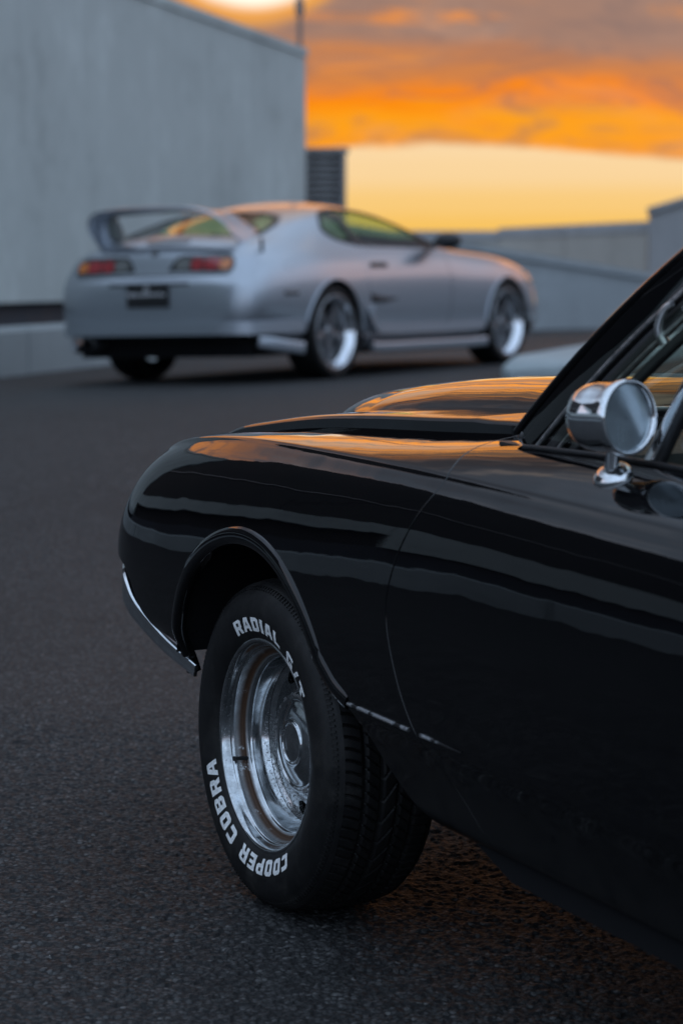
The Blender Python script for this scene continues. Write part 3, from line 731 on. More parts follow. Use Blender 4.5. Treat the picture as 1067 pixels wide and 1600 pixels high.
# hood
zr = tabx([-.56, -.446, -.244, 0, .214, .445, .634, .722, .775, .802], [1.010, 1.003, .985, .964, .941, .905, .866, .818, .765, .725])
HW = .628
def hood_pt(X, u):
    y = u * HW; e = max(0, abs(y) - (HW - .022)) / .022
    return (X + (.0 if X < .6 else .06 * (1 - u * u) * (X - .6) / .22) - (.03 * u * u if X < -.4 else 0), y, zr(X) + .016 * (1 - u * u) - .008 * (1 - math.sqrt(max(0, 1 - e * e))))
us = np.unique(np.r_[np.linspace(-1, 1, 61), np.linspace(.962, 1, 9), -np.linspace(.962, 1, 9)])
hx = np.r_[np.linspace(.800, .70, 16), np.linspace(.68, -.50, 60)]
V = [hood_pt(X, u) for X in hx for u in us]; nu = len(us); F = grid_faces(len(hx), nu)
base = len(V)
loop = [i * nu for i in range(len(hx))] + [(len(hx) - 1) * nu + j for j in range(1, nu)] + [i * nu + nu - 1 for i in range(len(hx) - 2, -1, -1)] + [j for j in range(nu - 2, 0, -1)]
V += [V[i] for i in loop] + [(V[i][0], V[i][1], V[i][2] - .045) for i in loop]; k = len(loop)
F += [(base + i, base + (i + 1) % k, base + k + (i + 1) % k, base + k + i) for i in range(k)]
bmx = bmesh.new(); me = bpy.data.meshes.new('hood'); me.from_pydata(V, [], F); bmx.from_mesh(me); bmesh.ops.recalc_face_normals(bmx, faces=bmx.faces[:]); bmx.to_mesh(me); bmx.free()
me.materials.append(M['paint']); me.polygons.foreach_set('use_smooth', [True] * len(me.polygons))
hood = link('hood', me, car)
# scoop standing on the hood
sc_len0, sc_len1, SW = .69, -.44, .44
NSX, NSU = 70, 61
V = []
for i in range(NSX):
    f = i / (NSX - 1); X0 = sc_len0 + (sc_len1 - sc_len0) * f
    rise = (1 - (1 - min(1, f / .07)) ** 2.4) ** .5 if f < .07 else 1.0
    tail = 1 - max(0, (f - .80) / .20) ** 2 * .92
    wv = SW * (.90 + .10 * min(1, f / .25)) * (1 - .04 * f)
    for j in range(NSU):
        u = -1 + 2 * j / (NSU - 1); au = abs(u)
        hgt = (.066 - .026 * f) * rise * tail * (1 - au ** 5.0) ** .72
        y = u * wv; X = X0 - .05 * u * u * (1 - f)
        V.append((X, y, hood_pt(X0, y / HW)[2] - .004 + hgt + .004 * (1 - u * u)))
mesh('hood_scoop', V, grid_faces(NSX, NSU, flip=True), M['paint'], hood)
bm = bmesh.new()
add_prism(bm, [(sc_len0 - .004, -.30, zr(.685) + .014), (sc_len0 - .004, .30, zr(.685) + .014), (sc_len0 - .012, .28, zr(.685) + .046), (sc_len0 - .012, -.28, zr(.685) + .046)], (-.002, 0, 0), (.006, 0, 0)); bm_obj('scoop_mouth', bm, M['dark'], hood)

# cowl and wiper
bm = bmesh.new(); add_prism(bm, [(-.40, -.62, .965), (-.40, .62, .965), (-.58, .66, .985), (-.76, .66, .99), (-.64, 0, 1.0), (-.76, -.66, .99), (-.58, -.66, .985)], (0, 0, -.05), (0, 0, 0)); bm_obj('cowl_panel', bm, M['rubber_trim'], car)
wp = bpy.data.objects.new('wiper', None); COL.objects.link(wp); wp.parent = car; wp.location = (-.580, .640, .984); wp.scale = (1.05, 1.05, 1.05)
lathe('pivot', [(0.001, .0), (.014, 0), (.016, .012), (.012, .03), (.001, .032)], 16, M['trim_chrome'], wp)
o = bpy.data.objects['pivot']; o.rotation_euler = (R(90), 0, 0)
sweep('arm', catmull([(0, 0, .028), (-.03, -.03, .042), (-.07, -.12, .05), (-.10, -.30, .052)], 6), rrect(.012, .008, .003, 2), M['trim_chrome'], wp)
sweep('blade', catmull([(-.075, -.02, .045), (-.085, -.16, .046), (-.065, -.45, .040)], 6), rrect(.008, .016, .003, 2), M['black_plastic'], wp)

# greenhouse
def bez(a, b, c, t): return (1 - t) ** 2 * np.array(a) + 2 * t * (1 - t) * np.array(b) + t * t * np.array(c)
PB, PT = np.array((-.665, .690, 1.004)), np.array((-1.075, .640, 1.335))        # a-pillar outer edge, base and top
def ws(u, v):
    w = 1 - u * u
    lo = np.array((PB[0] + .13 * w, (PB[1] - .035) * u, PB[2] + .0 * w)); hi = np.array((PT[0] + .07 * w, (PT[1] - .035) * u, PT[2] + .012 * w))
    p = lo * (1 - v) + hi * v; p[0] += .012 * v * (1 - v); p[2] += .05 * v * (1 - v) * .6
    return p
V = [tuple(ws(-1 + 2 * j / 24, i / 12)) for i in range(13) for j in range(25)]
mesh('windshield', V, grid_faces(13, 25), M['glass'], car)
def line(a, b, n=12, bow=(0, 0, 0)):
    return [tuple(np.array(a) * (1 - t) + np.array(b) * t + 4 * t * (1 - t) * np.array(bow)) for t in np.linspace(0, 1, n)]
bw = (.006, .004, .012)
off = lambda p, q: tuple(np.array(p) + np.array(q))
def both(o): 
    mirror_obj(o); return o
pd = (PT - PB) / np.linalg.norm(PT - PB)
B0 = PB - pd * .022
both(sweep('drip_rail', line(off(B0, (.012, .003, .012)), off(PT, (.012, .003, .012)), 14, bw), circ(.007, 10), M['paint'], car))
both(sweep('a_pillar', line(off(B0, (-.022, -.02, -.006)), off(PT, (-.022, -.02, -.006)), 14, bw), rrect(.076, .05, .012, 4), M['paint'], car, up=(0, 1, .1)))
both(sweep('pillar_trim', line(off(B0, (-.046, .008, -.018)), off(PT, (-.046, .008, -.018)), 14, bw), circ(.0045, 8), M['trim_chrome'], car))
both(sweep('window_frame', line(off(B0, (-.070, .002, -.032)), off(PT, (-.070, .002, -.032)), 14, bw), rrect(.026, .018, .006, 3), M['rubber_trim'], car, up=(0, 1, .1)))
both(sweep('window_trim', line(off(B0, (-.083, .010, -.040)), off(PT, (-.083, .010, -.040)), 14, bw), circ(.004, 8), M['trim_chrome'], car))
both(sweep('vent_seal', line(off(B0, (-.105, .002, -.05)), off(PT, (-.105, .002, -.05)), 14, bw), rrect(.018, .014, .004, 3), M['rubber_trim'], car, up=(0, 1, .1)))
# vent window latch on the frame
lt = catmull([(0, 0, 0), (.012, .012, .03), (.004, .02, .062), (-.022, .022, .10), (-.05, .018, .118)], 6)
lt = lt * .55
lp_ = np.array(PB) + (PT - PB) * .70 + np.array((-.062, .012, -.055))
o = sweep('vent_latch', [tuple(lp_ + q) for q in lt], circ(.007, 10), M['trim_chrome'], car, scale=[1.3 - .5 * i / (len(lt) - 1) for i in range(len(lt))])
# vent window post, glass, mirror
VB, VT = (-1.065, .722, 1.0), (-1.235, .672, 1.30)
both(sweep('vent_post', line(VB, VT, 10, (.004, .004, 0)), rrect(.024, .016, .005, 3), M['chrome'], car, up=(0, 1, .1)))
both(sweep('vent_post_seal', line(off(VB, (-.020, -.002, 0)), off(VT, (-.016, -.002, 0)), 10, (.004, .004, 0)), rrect(.016, .016, .004, 3), M['rubber_trim'], car, up=(0, 1, .1)))
gl = [(-.76, .712, 1.004), (-1.065, .716, 1.004), (-1.225, .672, 1.30), (-1.13, .652, 1.315)]
both(mesh('vent_glass', gl, [(0, 1, 2, 3)], M['glass'], car, smooth=False))
gl = [(-1.085, .716, 1.004), (-1.90, .716, 1.01), (-2.02, .645, 1.31), (-1.25, .666, 1.30)]
both(mesh('door_glass', gl, [(0, 1, 2, 3)], M['glass'], car, smooth=False))
# roof, rear pillars, rear glass, deck
V = []
for i in range(26):
    f = i / 25; X = -1.06 - 1.25 * f
    for j in range(31):
        u = -1 + 2 * j / 30; e = abs(u) ** 6
        V.append((X + .07 * (1 - u * u) * (1 - f), u * (.655 - .01 * f), 1.347 + .028 * math.sin(math.pi * min(1, f * .85 + .12)) * (1 - u * u) - .04 * e - .03 * f * f))
mesh('roof', V, grid_faces(26, 31), M['paint'], car)
both(mesh('roof_pillar', [(-1.93, .735, 1.01), (-2.75, .72, 1.02), (-2.75, .66, 1.06), (-2.31, .64, 1.30), (-2.02, .648, 1.31)], [(0, 1, 2, 3, 4)], M['paint'], car, smooth=False))
mesh('rear_glass', [(-2.31, .62, 1.305), (-2.31, -.62, 1.305), (-2.85, -.64, 1.04), (-2.85, .64, 1.04)], [(0, 1, 2, 3)], M['glass'], car, smooth=False)
V = [(-2.74 - 1.14 * i / 14, -.66 + 1.32 * j / 14, 1.035 - .045 * (i / 14) ** 2 + .012 * (1 - (2 * j / 14 - 1) ** 2)) for i in range(15) for j in range(15)]
mesh('boot_lid', V, grid_faces(15, 15), M['paint'], car)
mesh('tail_panel', [(-3.885, -.77, .34), (-3.885, .77, .34), (-3.885, .77, .93), (-3.885, .64, .995), (-3.885, -.64, .995), (-3.885, -.77, .93)], [(0, 1, 2, 3, 4, 5)], M['paint'], car, smooth=False)
# cabin
bm = bmesh.new(); add_prism(bm, [(-.60, -.66, .70), (-.60, -.66, .985), (-.72, -.66, 1.0), (-.86, -.66, .985), (-.90, -.66, .92), (-.82, -.66, .70)], (0, 0, 0), (0, 1.32, 0)); bm_obj('dashboard', bm, M['interior'], car, bevel=.015, smooth=True)
for sgn in (1, -1):
    bm = bmesh.new(); add_box(bm, (-1.75, sgn * .36 - .25, .40), (-1.22, sgn * .36 + .25, .62)); add_prism(bm, [(-1.68, sgn * .36 - .25, .60), (-1.78, sgn * .36 - .25, .60), (-1.98, sgn * .36 - .25, 1.10), (-1.88, sgn * .36 - .25, 1.12)], (0, 0, 0), (0, .5, 0)); bm_obj('seat', bm, M['interior'], car, bevel=.03, smooth=True)
th = np.linspace(0, 2 * np.pi, 40, endpoint=False)
sweep('steering_wheel', [(-1.0 - .06 * math.sin(a), .36 + .18 * math.cos(a), .86 + .16 * math.sin(a)) for a in th], circ(.012, 8), M['interior'], car, up=(1, 0, .3), closed=True)

# chrome mirror on the door top
mir = bpy.data.objects.new('door_mirror', None); COL.objects.link(mir); mir.parent = car
CMi = CM.inverted()
mc = Vector((-1.08, .785, 1.075)); nw = Vector((.63, -.775, .02)).normalized()
nl = (CMi.to_3x3() @ nw).normalized()          # glass normal in car axes (towards the driver's eye)
zl = Vector((0, 0, 1)); sx_ = zl.cross(nl).normalized(); ul = nl.cross(sx_)
ML = Matrix(((sx_.x, nl.x, ul.x, mc.x), (sx_.y, nl.y, ul.y, mc.y), (sx_.z, nl.z, ul.z, mc.z), (0, 0, 0, 1)))
mir.matrix_local = ML
lathe('mirror_shell', [(.050, .002), (.0515, .010), (.0560, .016), (.0590, .012), (.0595, .004), (.0575, -.006), (.0555, -.016), (.0550, -.040), (.0530, -.062), (.0470, -.078), (.032, -.086), (.001, -.088)], 64, M['chrome'], mir)
lathe('mirror_glass', [(.001, .0045), (.03, .0045), (.0508, .004)], 48, M['mirror'], mir, flip=True)
stem = CMi  # stem and foot are set in car axes
mf = ML.inverted()
mb = Vector((-1.050, .783, .984))
def to_m(p): return tuple(mf @ Vector(p))
sweep('mirror_stem', [to_m(mb + Vector((0, 0, -.004))), to_m(mb + Vector((-.002, .001, .016))), to_m(mb + Vector((-.008, .002, .05)))], circ(.0125, 14), M['chrome'], mir, up=tuple(nl.cross(Vector((1, 0, 0)))) , scale=[1.25, .95, .85])
o = lathe('mirror_foot', [(.001, .012), (.014, .011), (.024, .006), (.029, .0), (.029, -.006)], 32, M['chrome'], mir, flip=True)
rot = Vector((0, 1, 0)).rotation_difference(Vector((0, .62, .78)).normalized()).to_matrix().to_4x4()
o.data.transform(mf @ Matrix.Translation(mb) @ rot @ Matrix.Diagonal((1.3, 1, 1, 1)))

# bumper: chrome wrap-round blade and the valance under it
pth = catmull([(.845, 0, .548), (.84, .35, .548), (.82, .62, .548), (.786, .750, .552), (.742, .815, .550), (.69, .849, .534), (.63, .865, .508), (.57, .870, .484), (.44, .866, .443), (.31, .853, .410)], 8)
nP = len(pth); scl = []
for p in pth: scl.append(float(np.interp(-p[0], [-.9, -.82, -.74, -.66, -.58, -.30], [.60, .58, .55, .50, .34, .22])))
bprof = [(-.022, -.058), (.004, -.060), (.013, -.052), (.015, -.02), (.010, .0), (.015, .02), (.013, .050), (.004, .058), (-.022, .056)]
bmp = sweep('front_bumper', [tuple(p) for p in pth], bprof, M['chrome'], car, scale=scl, sharp=30)
both(bmp)
vp_ = catmull([(.76, .0, .56), (.76, .5, .56), (.72, .72, .55), (.64, .80, .535), (.50, .845, .488), (.36, .850, .450)], 6)
both(sweep('front_valance', [tuple(p) for p in vp_], [(-.015, -.026), (.004, -.026), (.008, .0), (-.004, .035), (-.02, .035)], M['paint'], car))
both(sweep('valance_trim', [tuple(p + np.array((0, .009, .022))) for p in vp_[18:]], circ(.005, 8), M['chrome'], car))
bm = bmesh.new(); add_prism(bm, [(.76, -.69, .60), (.76, .69, .60), (.765, .69, .72), (.765, -.69, .72)], (-.02, 0, 0), (0, 0, 0)); gr = bm_obj('grille', bm, M['black_plastic'], car)
for sgn in (1, -1):
    o = lathe('headlight', [(.001, .028), (.04, .024), (.07, .010), (.078, .0), (.084, .004), (.088, -.01)], 32, M['chrome'], car, flip=True)
    o.rotation_euler = (0, 0, R(-90)); o.location = (.765, sgn * .56, .665)

# ---------------- wheel
def make_wheel():
    wh = bpy.data.objects.new('front_wheel', None); COL.objects.link(wh); wh.parent = car
    # tyre sidewalls and bead: lathe; tread: displaced grid
    SWP = [(.203, .094), (.207, .104), (.214, .1105), (.226, .1165), (.244, .1215), (.262, .1235), (.280, .1215), (.295, .1155), (.304, .1085), (.3075, .1075), (.3095, .1035), (.3150, .098), (.3190, .0915)]
    def side(sg):
        prof = [(r, sg * y) for r, y in SWP]
        t = np.arange(len(prof)); tt = np.linspace(0, len(prof) - 1, (len(prof) - 1) * 3 + 1); pr = np.array(prof)
        return np.stack([smooth_interp(t, pr[:, k], tt) for k in (0, 1)], 1)
    NS = 1280
    yy = np.linspace(-.0915, .0915, 64); aa = np.linspace(0, 2 * np.pi, NS, endpoint=False)
    A, Y = np.meshgrid(aa, yy, indexing='ij')
    e = np.abs(Y) / .0915; rad = .3265 - .0075 * e ** 4 - .001 * e ** 2
    def groove(d_, w): return np.clip(1.35 - np.abs(d_) / w, 0, 1)
    dep = np.zeros_like(A)
    for yc_ in (-.052, -.018, .018, .052): dep = np.maximum(dep, groove(Y - yc_, .0042))
    ph = A / (2 * np.pi)
    def saw(f): return np.abs((f % 1) - .5)
    lat1 = saw(ph * 92 + .9 * (np.abs(Y) - .055) * 12 * np.where(Y > 0, 1, -1) + .15 * np.sin((np.abs(Y) - .055) * 60))
    m1 = (np.abs(Y) > .054); dep = np.maximum(dep, np.where(m1, groove(lat1, .10), 0))
    lat2 = saw(ph * 92 + Y * 34); m2 = (np.abs(Y) < .05) & (np.abs(Y) > .02); dep = np.maximum(dep, np.where(m2, .85 * groove(lat2, .09), 0))
    lat3 = saw(ph * 46 - Y * 30); m3 = (np.abs(Y) <= .016); dep = np.maximum(dep, np.where(m3, .6 * groove(lat3, .06), 0))
    rad = rad - .0068 * dep * (1 - .5 * e ** 6)
    V = np.stack([rad * np.cos(A), Y, rad * np.sin(A)], -1).reshape(-1, 3); F = grid_faces(NS, 64, wrap_n=True)
    NL = 160; al = np.linspace(0, 2 * np.pi, NL, endpoint=False); 
    VV = [V]; FF = list(F); b = len(V)
    for sg in (1, -1):
        pr = side(sg); k = len(pr)
        # shoulder scallops: small ribs near the tread edge
        v = np.stack([np.outer(np.cos(al), pr[:, 0]), np.tile(pr[:, 1], (NL, 1)), np.outer(np.sin(al), pr[:, 0])], -1).reshape(-1, 3)
        VV.append(v); FF += [tuple(i + b for i in f) for f in grid_faces(NL, k, wrap_n=True, flip=sg < 0)]; b += len(v)
    me = bpy.data.meshes.new('tyre'); me.from_pydata(np.vstack(VV).tolist(), [], FF); me.materials.append(M['tyre'])
    me.polygons.foreach_set('use_smooth', [True] * len(me.polygons)); me.set_sharp_from_angle(angle=R(38))
    bm = bmesh.new(); bm.from_mesh(me)
    me.update(); tyre = link('tyre', me, wh); bm.free()
    # shoulder ribs
    bm = bmesh.new()
    for i in range(184):
        a = 2 * math.pi * i / 184
        for sg in (1,):
            p = [(.3040, .1090), (.3125, .1020), (.3125, .1040), (.3050, .1110)]
            da = .0065
            q = [Vector((r * math.cos(a + s_ * da), y * sg, r * math.sin(a + s_ * da))) for s_ in (-1, 1) for r, y in p]
            vs_ = [bm.verts.new(c) for c in q]
            for f in ((0, 1, 2, 3), (7, 6, 5, 4), (0, 4, 5, 1), (1, 5, 6, 2), (2, 6, 7, 3), (3, 7, 4, 0)): bm.faces.new([vs_[j] for j in f])
    tag(bm_obj('tread_lugs', bm, M['tyre'], wh), kind='stuff')
    # lettering
    swr = np.array([p[0] for p in SWP]); swy = np.array([p[1] for p in SWP])
    def C_(p, q=.18): return p
    c = .9
    G = {
     'C': ([(0, c), (c, 0), (4, 0), (4, 2), (1.5, 2), (1.5, 5), (4, 5), (4, 7), (c, 7), (0, 7 - c)], []),
     'O': ([(0, c), (c, 0), (4.2 - c, 0), (4.2, c), (4.2, 7 - c), (4.2 - c, 7), (c, 7), (0, 7 - c)], [[(1.45, 1.9), (2.75, 1.9), (2.75, 5.1), (1.45, 5.1)]]),
     'D': ([(0, 0), (4.2 - c, 0), (4.2, c), (4.2, 7 - c), (4.2 - c, 7), (0, 7)], [[(1.45, 1.8), (2.75, 1.8), (2.75, 5.2), (1.45, 5.2)]]),
     'P': ([(0, 0), (1.5, 0), (1.5, 2.3), (4.2 - c, 2.3), (4.2, 2.3 + c), (4.2, 7 - c), (4.2 - c, 7), (0, 7)], [[(1.5, 3.9), (2.75, 3.9), (2.75, 5.5), (1.5, 5.5)]]),
     'R': ([(0, 0), (1.5, 0), (1.5, 2.2), (2.2, 2.2), (2.9, 0), (4.5, 0), (3.7, 2.5), (4.2, 3.1), (4.2, 7 - c), (4.2 - c, 7), (0, 7)], [[(1.5, 3.8), (2.75, 3.8), (2.75, 5.5), (1.5, 5.5)]]),
     'A': ([(-.3, 0), (1.2, 0), (1.5, 1.5), (2.9, 1.5), (3.2, 0), (4.7, 0), (3.3, 7), (1.1, 7)], [[(1.75, 3.0), (2.65, 3.0), (2.2, 5.3)]]),
     'B': ([(0, 0), (4.2 - c, 0), (4.2, c), (4.2, 3), (3.8, 3.6), (4.2, 4.2), (4.2, 7 - c), (4.2 - c, 7), (0, 7)], [[(1.5, 1.5), (2.8, 1.5), (2.8, 2.8), (1.5, 2.8)], [(1.5, 4.3), (2.8, 4.3), (2.8, 5.6), (1.5, 5.6)]]),
     'E': ([(0, 0), (4, 0), (4, 1.6), (1.5, 1.6), (1.5, 2.8), (3.5, 2.8), (3.5, 4.3), (1.5, 4.3), (1.5, 5.4), (4, 5.4), (4, 7), (0, 7)], []),
     'I': ([(0, 0), (1.6, 0), (1.6, 7), (0, 7)], []),
     'L': ([(0, 0), (3.9, 0), (3.9, 1.8), (1.5, 1.8), (1.5, 7), (0, 7)], []),
     'G': ([(0, c), (c, 0), (4.2, 0), (4.2, 3.7), (2.3, 3.7), (2.3, 2.3), (2.8, 2.3), (2.8, 1.7), (1.5, 1.7), (1.5, 5.3), (4.2, 5.3), (4.2, 7), (c, 7), (0, 7 - c)], []),
     'T': ([(1.4, 0), (2.9, 0), (2.9, 5.3), (4.3, 5.3), (4.3, 7), (0, 7), (0, 5.3), (1.4, 5.3)], []),
     '/': ([(0, 0), (1.3, 0), (3.2, 7), (1.9, 7)], []),
    }
    WD = {'I': 1.6, 'L': 3.9, 'E': 4.0, 'C': 4.0, '/': 3.2, 'A': 4.4}
    def word(txt, a0, a1, r0, hgt):
        """letters run clockwise (seen from outside) from angle a0 to a1 (degrees), tops outwards"""
        tot = sum(WD.get(ch, 4.2) if ch != ' ' else 2.6 for ch in txt) + 1.15 * (len(txt) - 1); cur = 0
        for ch in txt:
            w = WD.get(ch, 4.2) if ch != ' ' else 2.6
            if ch != ' ':
                outer, holes = G[ch]
                den = lambda p: resample(np.vstack([np.array(p, float), np.array(p[:1], float)]), .45)[:-1]
                dn = lambda p: np.vstack([resample(np.array([p[i], p[(i + 1) % len(p)]], float), .5)[:-1] for i in range(len(p))])
                V2, T = cdt(dn(outer), [dn(hh) for hh in holes], ())
                V = []
                for (lx, ly) in V2:
                    fr_ = (cur + lx) / tot; an = R(a0 + (a1 - a0) * fr_); r = r0 + hgt * ly / 7
                    V.append((r * math.cos(an), float(np.interp(r, swr, swy)) + .0011, r * math.sin(an)))
                nn = np.cross(np.array(V)[T[:, 1]] - np.array(V)[T[:, 0]], np.array(V)[T[:, 2]] - np.array(V)[T[:, 0]])[:, 1] < 0
                T[nn] = T[nn][:, ::-1]
                mesh('raised_letter', V, T, M['letter'], wh)
            cur += w + 1.15
    # in the wheel frame +x is the car's front; seen from outside (from +y, x to the left) clockwise runs towards +x at the top
    word('COOPER COBRA', -127, -20, .2200, .0310)
    word('RADIAL G/T', 62, 145, .2240, .0280)
    # rim
    RP = [(.2095, .085), (.2115, .098), (.2122, .1035), (.2105, .1075), (.2065, .1085), (.2025, .1065), (.1995, .1010), (.1970, .0935), (.1955, .0900), (.1930, .0885), (.1912, .0850), (.1895, .0770), (.1870, .0690), (.1845, .0655), (.1815, .0648), (.1790, .0640), (.1765, .0605), (.1745, .0585), (.1722, .0570), (.1702, .0540), (.1690, .0480), (.1672, .0400), (.1640, .0300), (.1590, .0210)]
    lathe('rim', RP, 160, M['rim'], wh, flip=True, fine=3)
    # inner barrel closing the back
    lathe('barrel', [(.160, .0205), (.160, -.10), (.205, -.105)], 64, M['dark'], wh)
    # disc with slots
    dr_, dy_ = np.array([.100, .108, .118, .128, .140, .150, .1585]), np.array([.0235, .0215, .0150, .0125, .0120, .0145, .0200])
    ring = lambda r, n: [(r * math.cos(2 * math.pi * i / n), r * math.sin(2 * math.pi * i / n)) for i in range(n)]
    holes = []
    for k in range(5):
        a = R(-86 + 72 * k); hl = []
        for i in range(28):
            t = 2 * math.pi * i / 28; da, dr2 = .17 * math.cos(t), .0125 * math.sin(t); hl.append(((.136 + dr2) * math.cos(a + da), (.136 + dr2) * math.sin(a + da)))
        holes.append(hl)
    inner = [(r * math.cos(2 * math.pi * i / 90), r * math.sin(2 * math.pi * i / 90)) for r in np.linspace(.104, .155, 12) for i in range(90)]
    inner = np.array([p for p in inner])
    ok = np.ones(len(inner), bool)
    for hl in holes: 
        ok &= ~inside(inner, hl); ok &= np.sqrt(((inner[:, None] - np.array(hl)[None]) ** 2).sum(-1)).min(1) > .0025
    V2, T = cdt(ring(.1585, 120), holes + [ring(.099, 90)], inner[ok])
    V = [(a, float(smooth_interp(dr_, dy_, [math.hypot(a, b)])[0]), b) for a, b in V2]
    b = len(V)
    F = [tuple(t) for t in T]
    for hl in holes:
        s = len(V); kk = len(hl)
        for a_, c_ in hl: V.append((a_, float(smooth_interp(dr_, dy_, [math.hypot(a_, c_)])[0]), c_))
        for a_, c_ in hl: V.append((a_ * .995, float(smooth_interp(dr_, dy_, [math.hypot(a_, c_)])[0]) - .012, c_ * .995))
        F += [(s + i, s + (i + 1) % kk, s + kk + (i + 1) % kk, s + kk + i) for i in range(kk)]
    me = bpy.data.meshes.new('wheel_disc'); me.from_pydata(V, [], F); bm = bmesh.new(); bm.from_mesh(me)
    for f in bm.faces:
        f.normal_update()
        if f.normal.y < -.1: f.normal_flip()
    bm.to_mesh(me); bm.free(); me.materials.append(M['rim']); me.polygons.foreach_set('use_smooth', [True] * len(me.polygons)); me.set_sharp_from_angle(angle=R(50)); link('wheel_disc', me, wh)
    bm = bmesh.new(); bmesh.ops.create_cone(bm, cap_ends=True, segments=40, radius1=.157, radius2=.157, depth=.05, matrix=Matrix.Translation((0, -.045, 0)) @ Matrix.Rotation(R(90), 4, 'X')); bm_obj('brake_drum', bm, M['dark'], wh)
    CP = [(.1000, .0210), (.0995, .0290), (.0980, .0345), (.0955, .0370), (.0925, .0372), (.0895, .0352), (.0865, .0338), (.0830, .0345), (.0720, .0385), (.0580, .0425), (.0480, .0445), (.0450, .0458), (.0430, .0490), (.0408, .0500), (.0385, .0488), (.0368, .0466), (.0330, .0462), (.0180, .0470), (.0005, .0472)]
    lathe('hub_cap', CP, 96, M['rim'], wh, flip=True, fine=3)
    va = R(-22)
    P = [Vector((r * math.cos(va), y, r * math.sin(va))) for r, y in ((.184, .060), (.176, .072), (.170, .090), (.168, .098))]
    sweep('valve_stem', [tuple(p) for p in P], circ(.0052, 10), M['black_plastic'], wh, up=(0, .3, 1), scale=[1, .8, .75, 1.0])
    return wh
wheel = make_wheel()
wheel.location = (0, .74, .322); wheel.rotation_euler = (0, 0, R(-1.0))
def copy_tree(o, parent):
    c = o.copy(); COL.objects.link(c); c.parent = parent
    for ch in list(o.children): copy_tree(ch, c)
    return c
for nm, X, y, rz in (('front_wheel', 0, -.74, 180), ('rear_wheel', RAX, .74, 0), ('rear_wheel', RAX, -.74, 180)):
    c = copy_tree(wheel, car); c.name = nm; c.location = (X, y, .322); c.rotation_euler = (0, 0, R(rz))

# ================================================================== SILVER COUPE
ya, pa_, ra_ = R(58.57), .0106, -.0243
def _rot(yw, pt, rl):
    Rz = Matrix.Rotation(yw, 3, 'Z'); Ry = Matrix(((math.cos(pt), 0, -math.sin(pt)), (0, 1, 0), (math.sin(pt), 0, math.cos(pt)))); Rx = Matrix.Rotation(rl, 3, 'X')
    return Rz @ Ry @ Rx
cp = bpy.data.objects.new('sports_coupe', None); COL.objects.link(cp)
cp.matrix_world = Matrix.Translation((-.778, 17.15, .511)) @ _rot(ya, pa_, ra_).to_4x4()
tag(cp, 'silver two-door coupe with large hoop rear wing parked in front of the concrete wall', 'car')
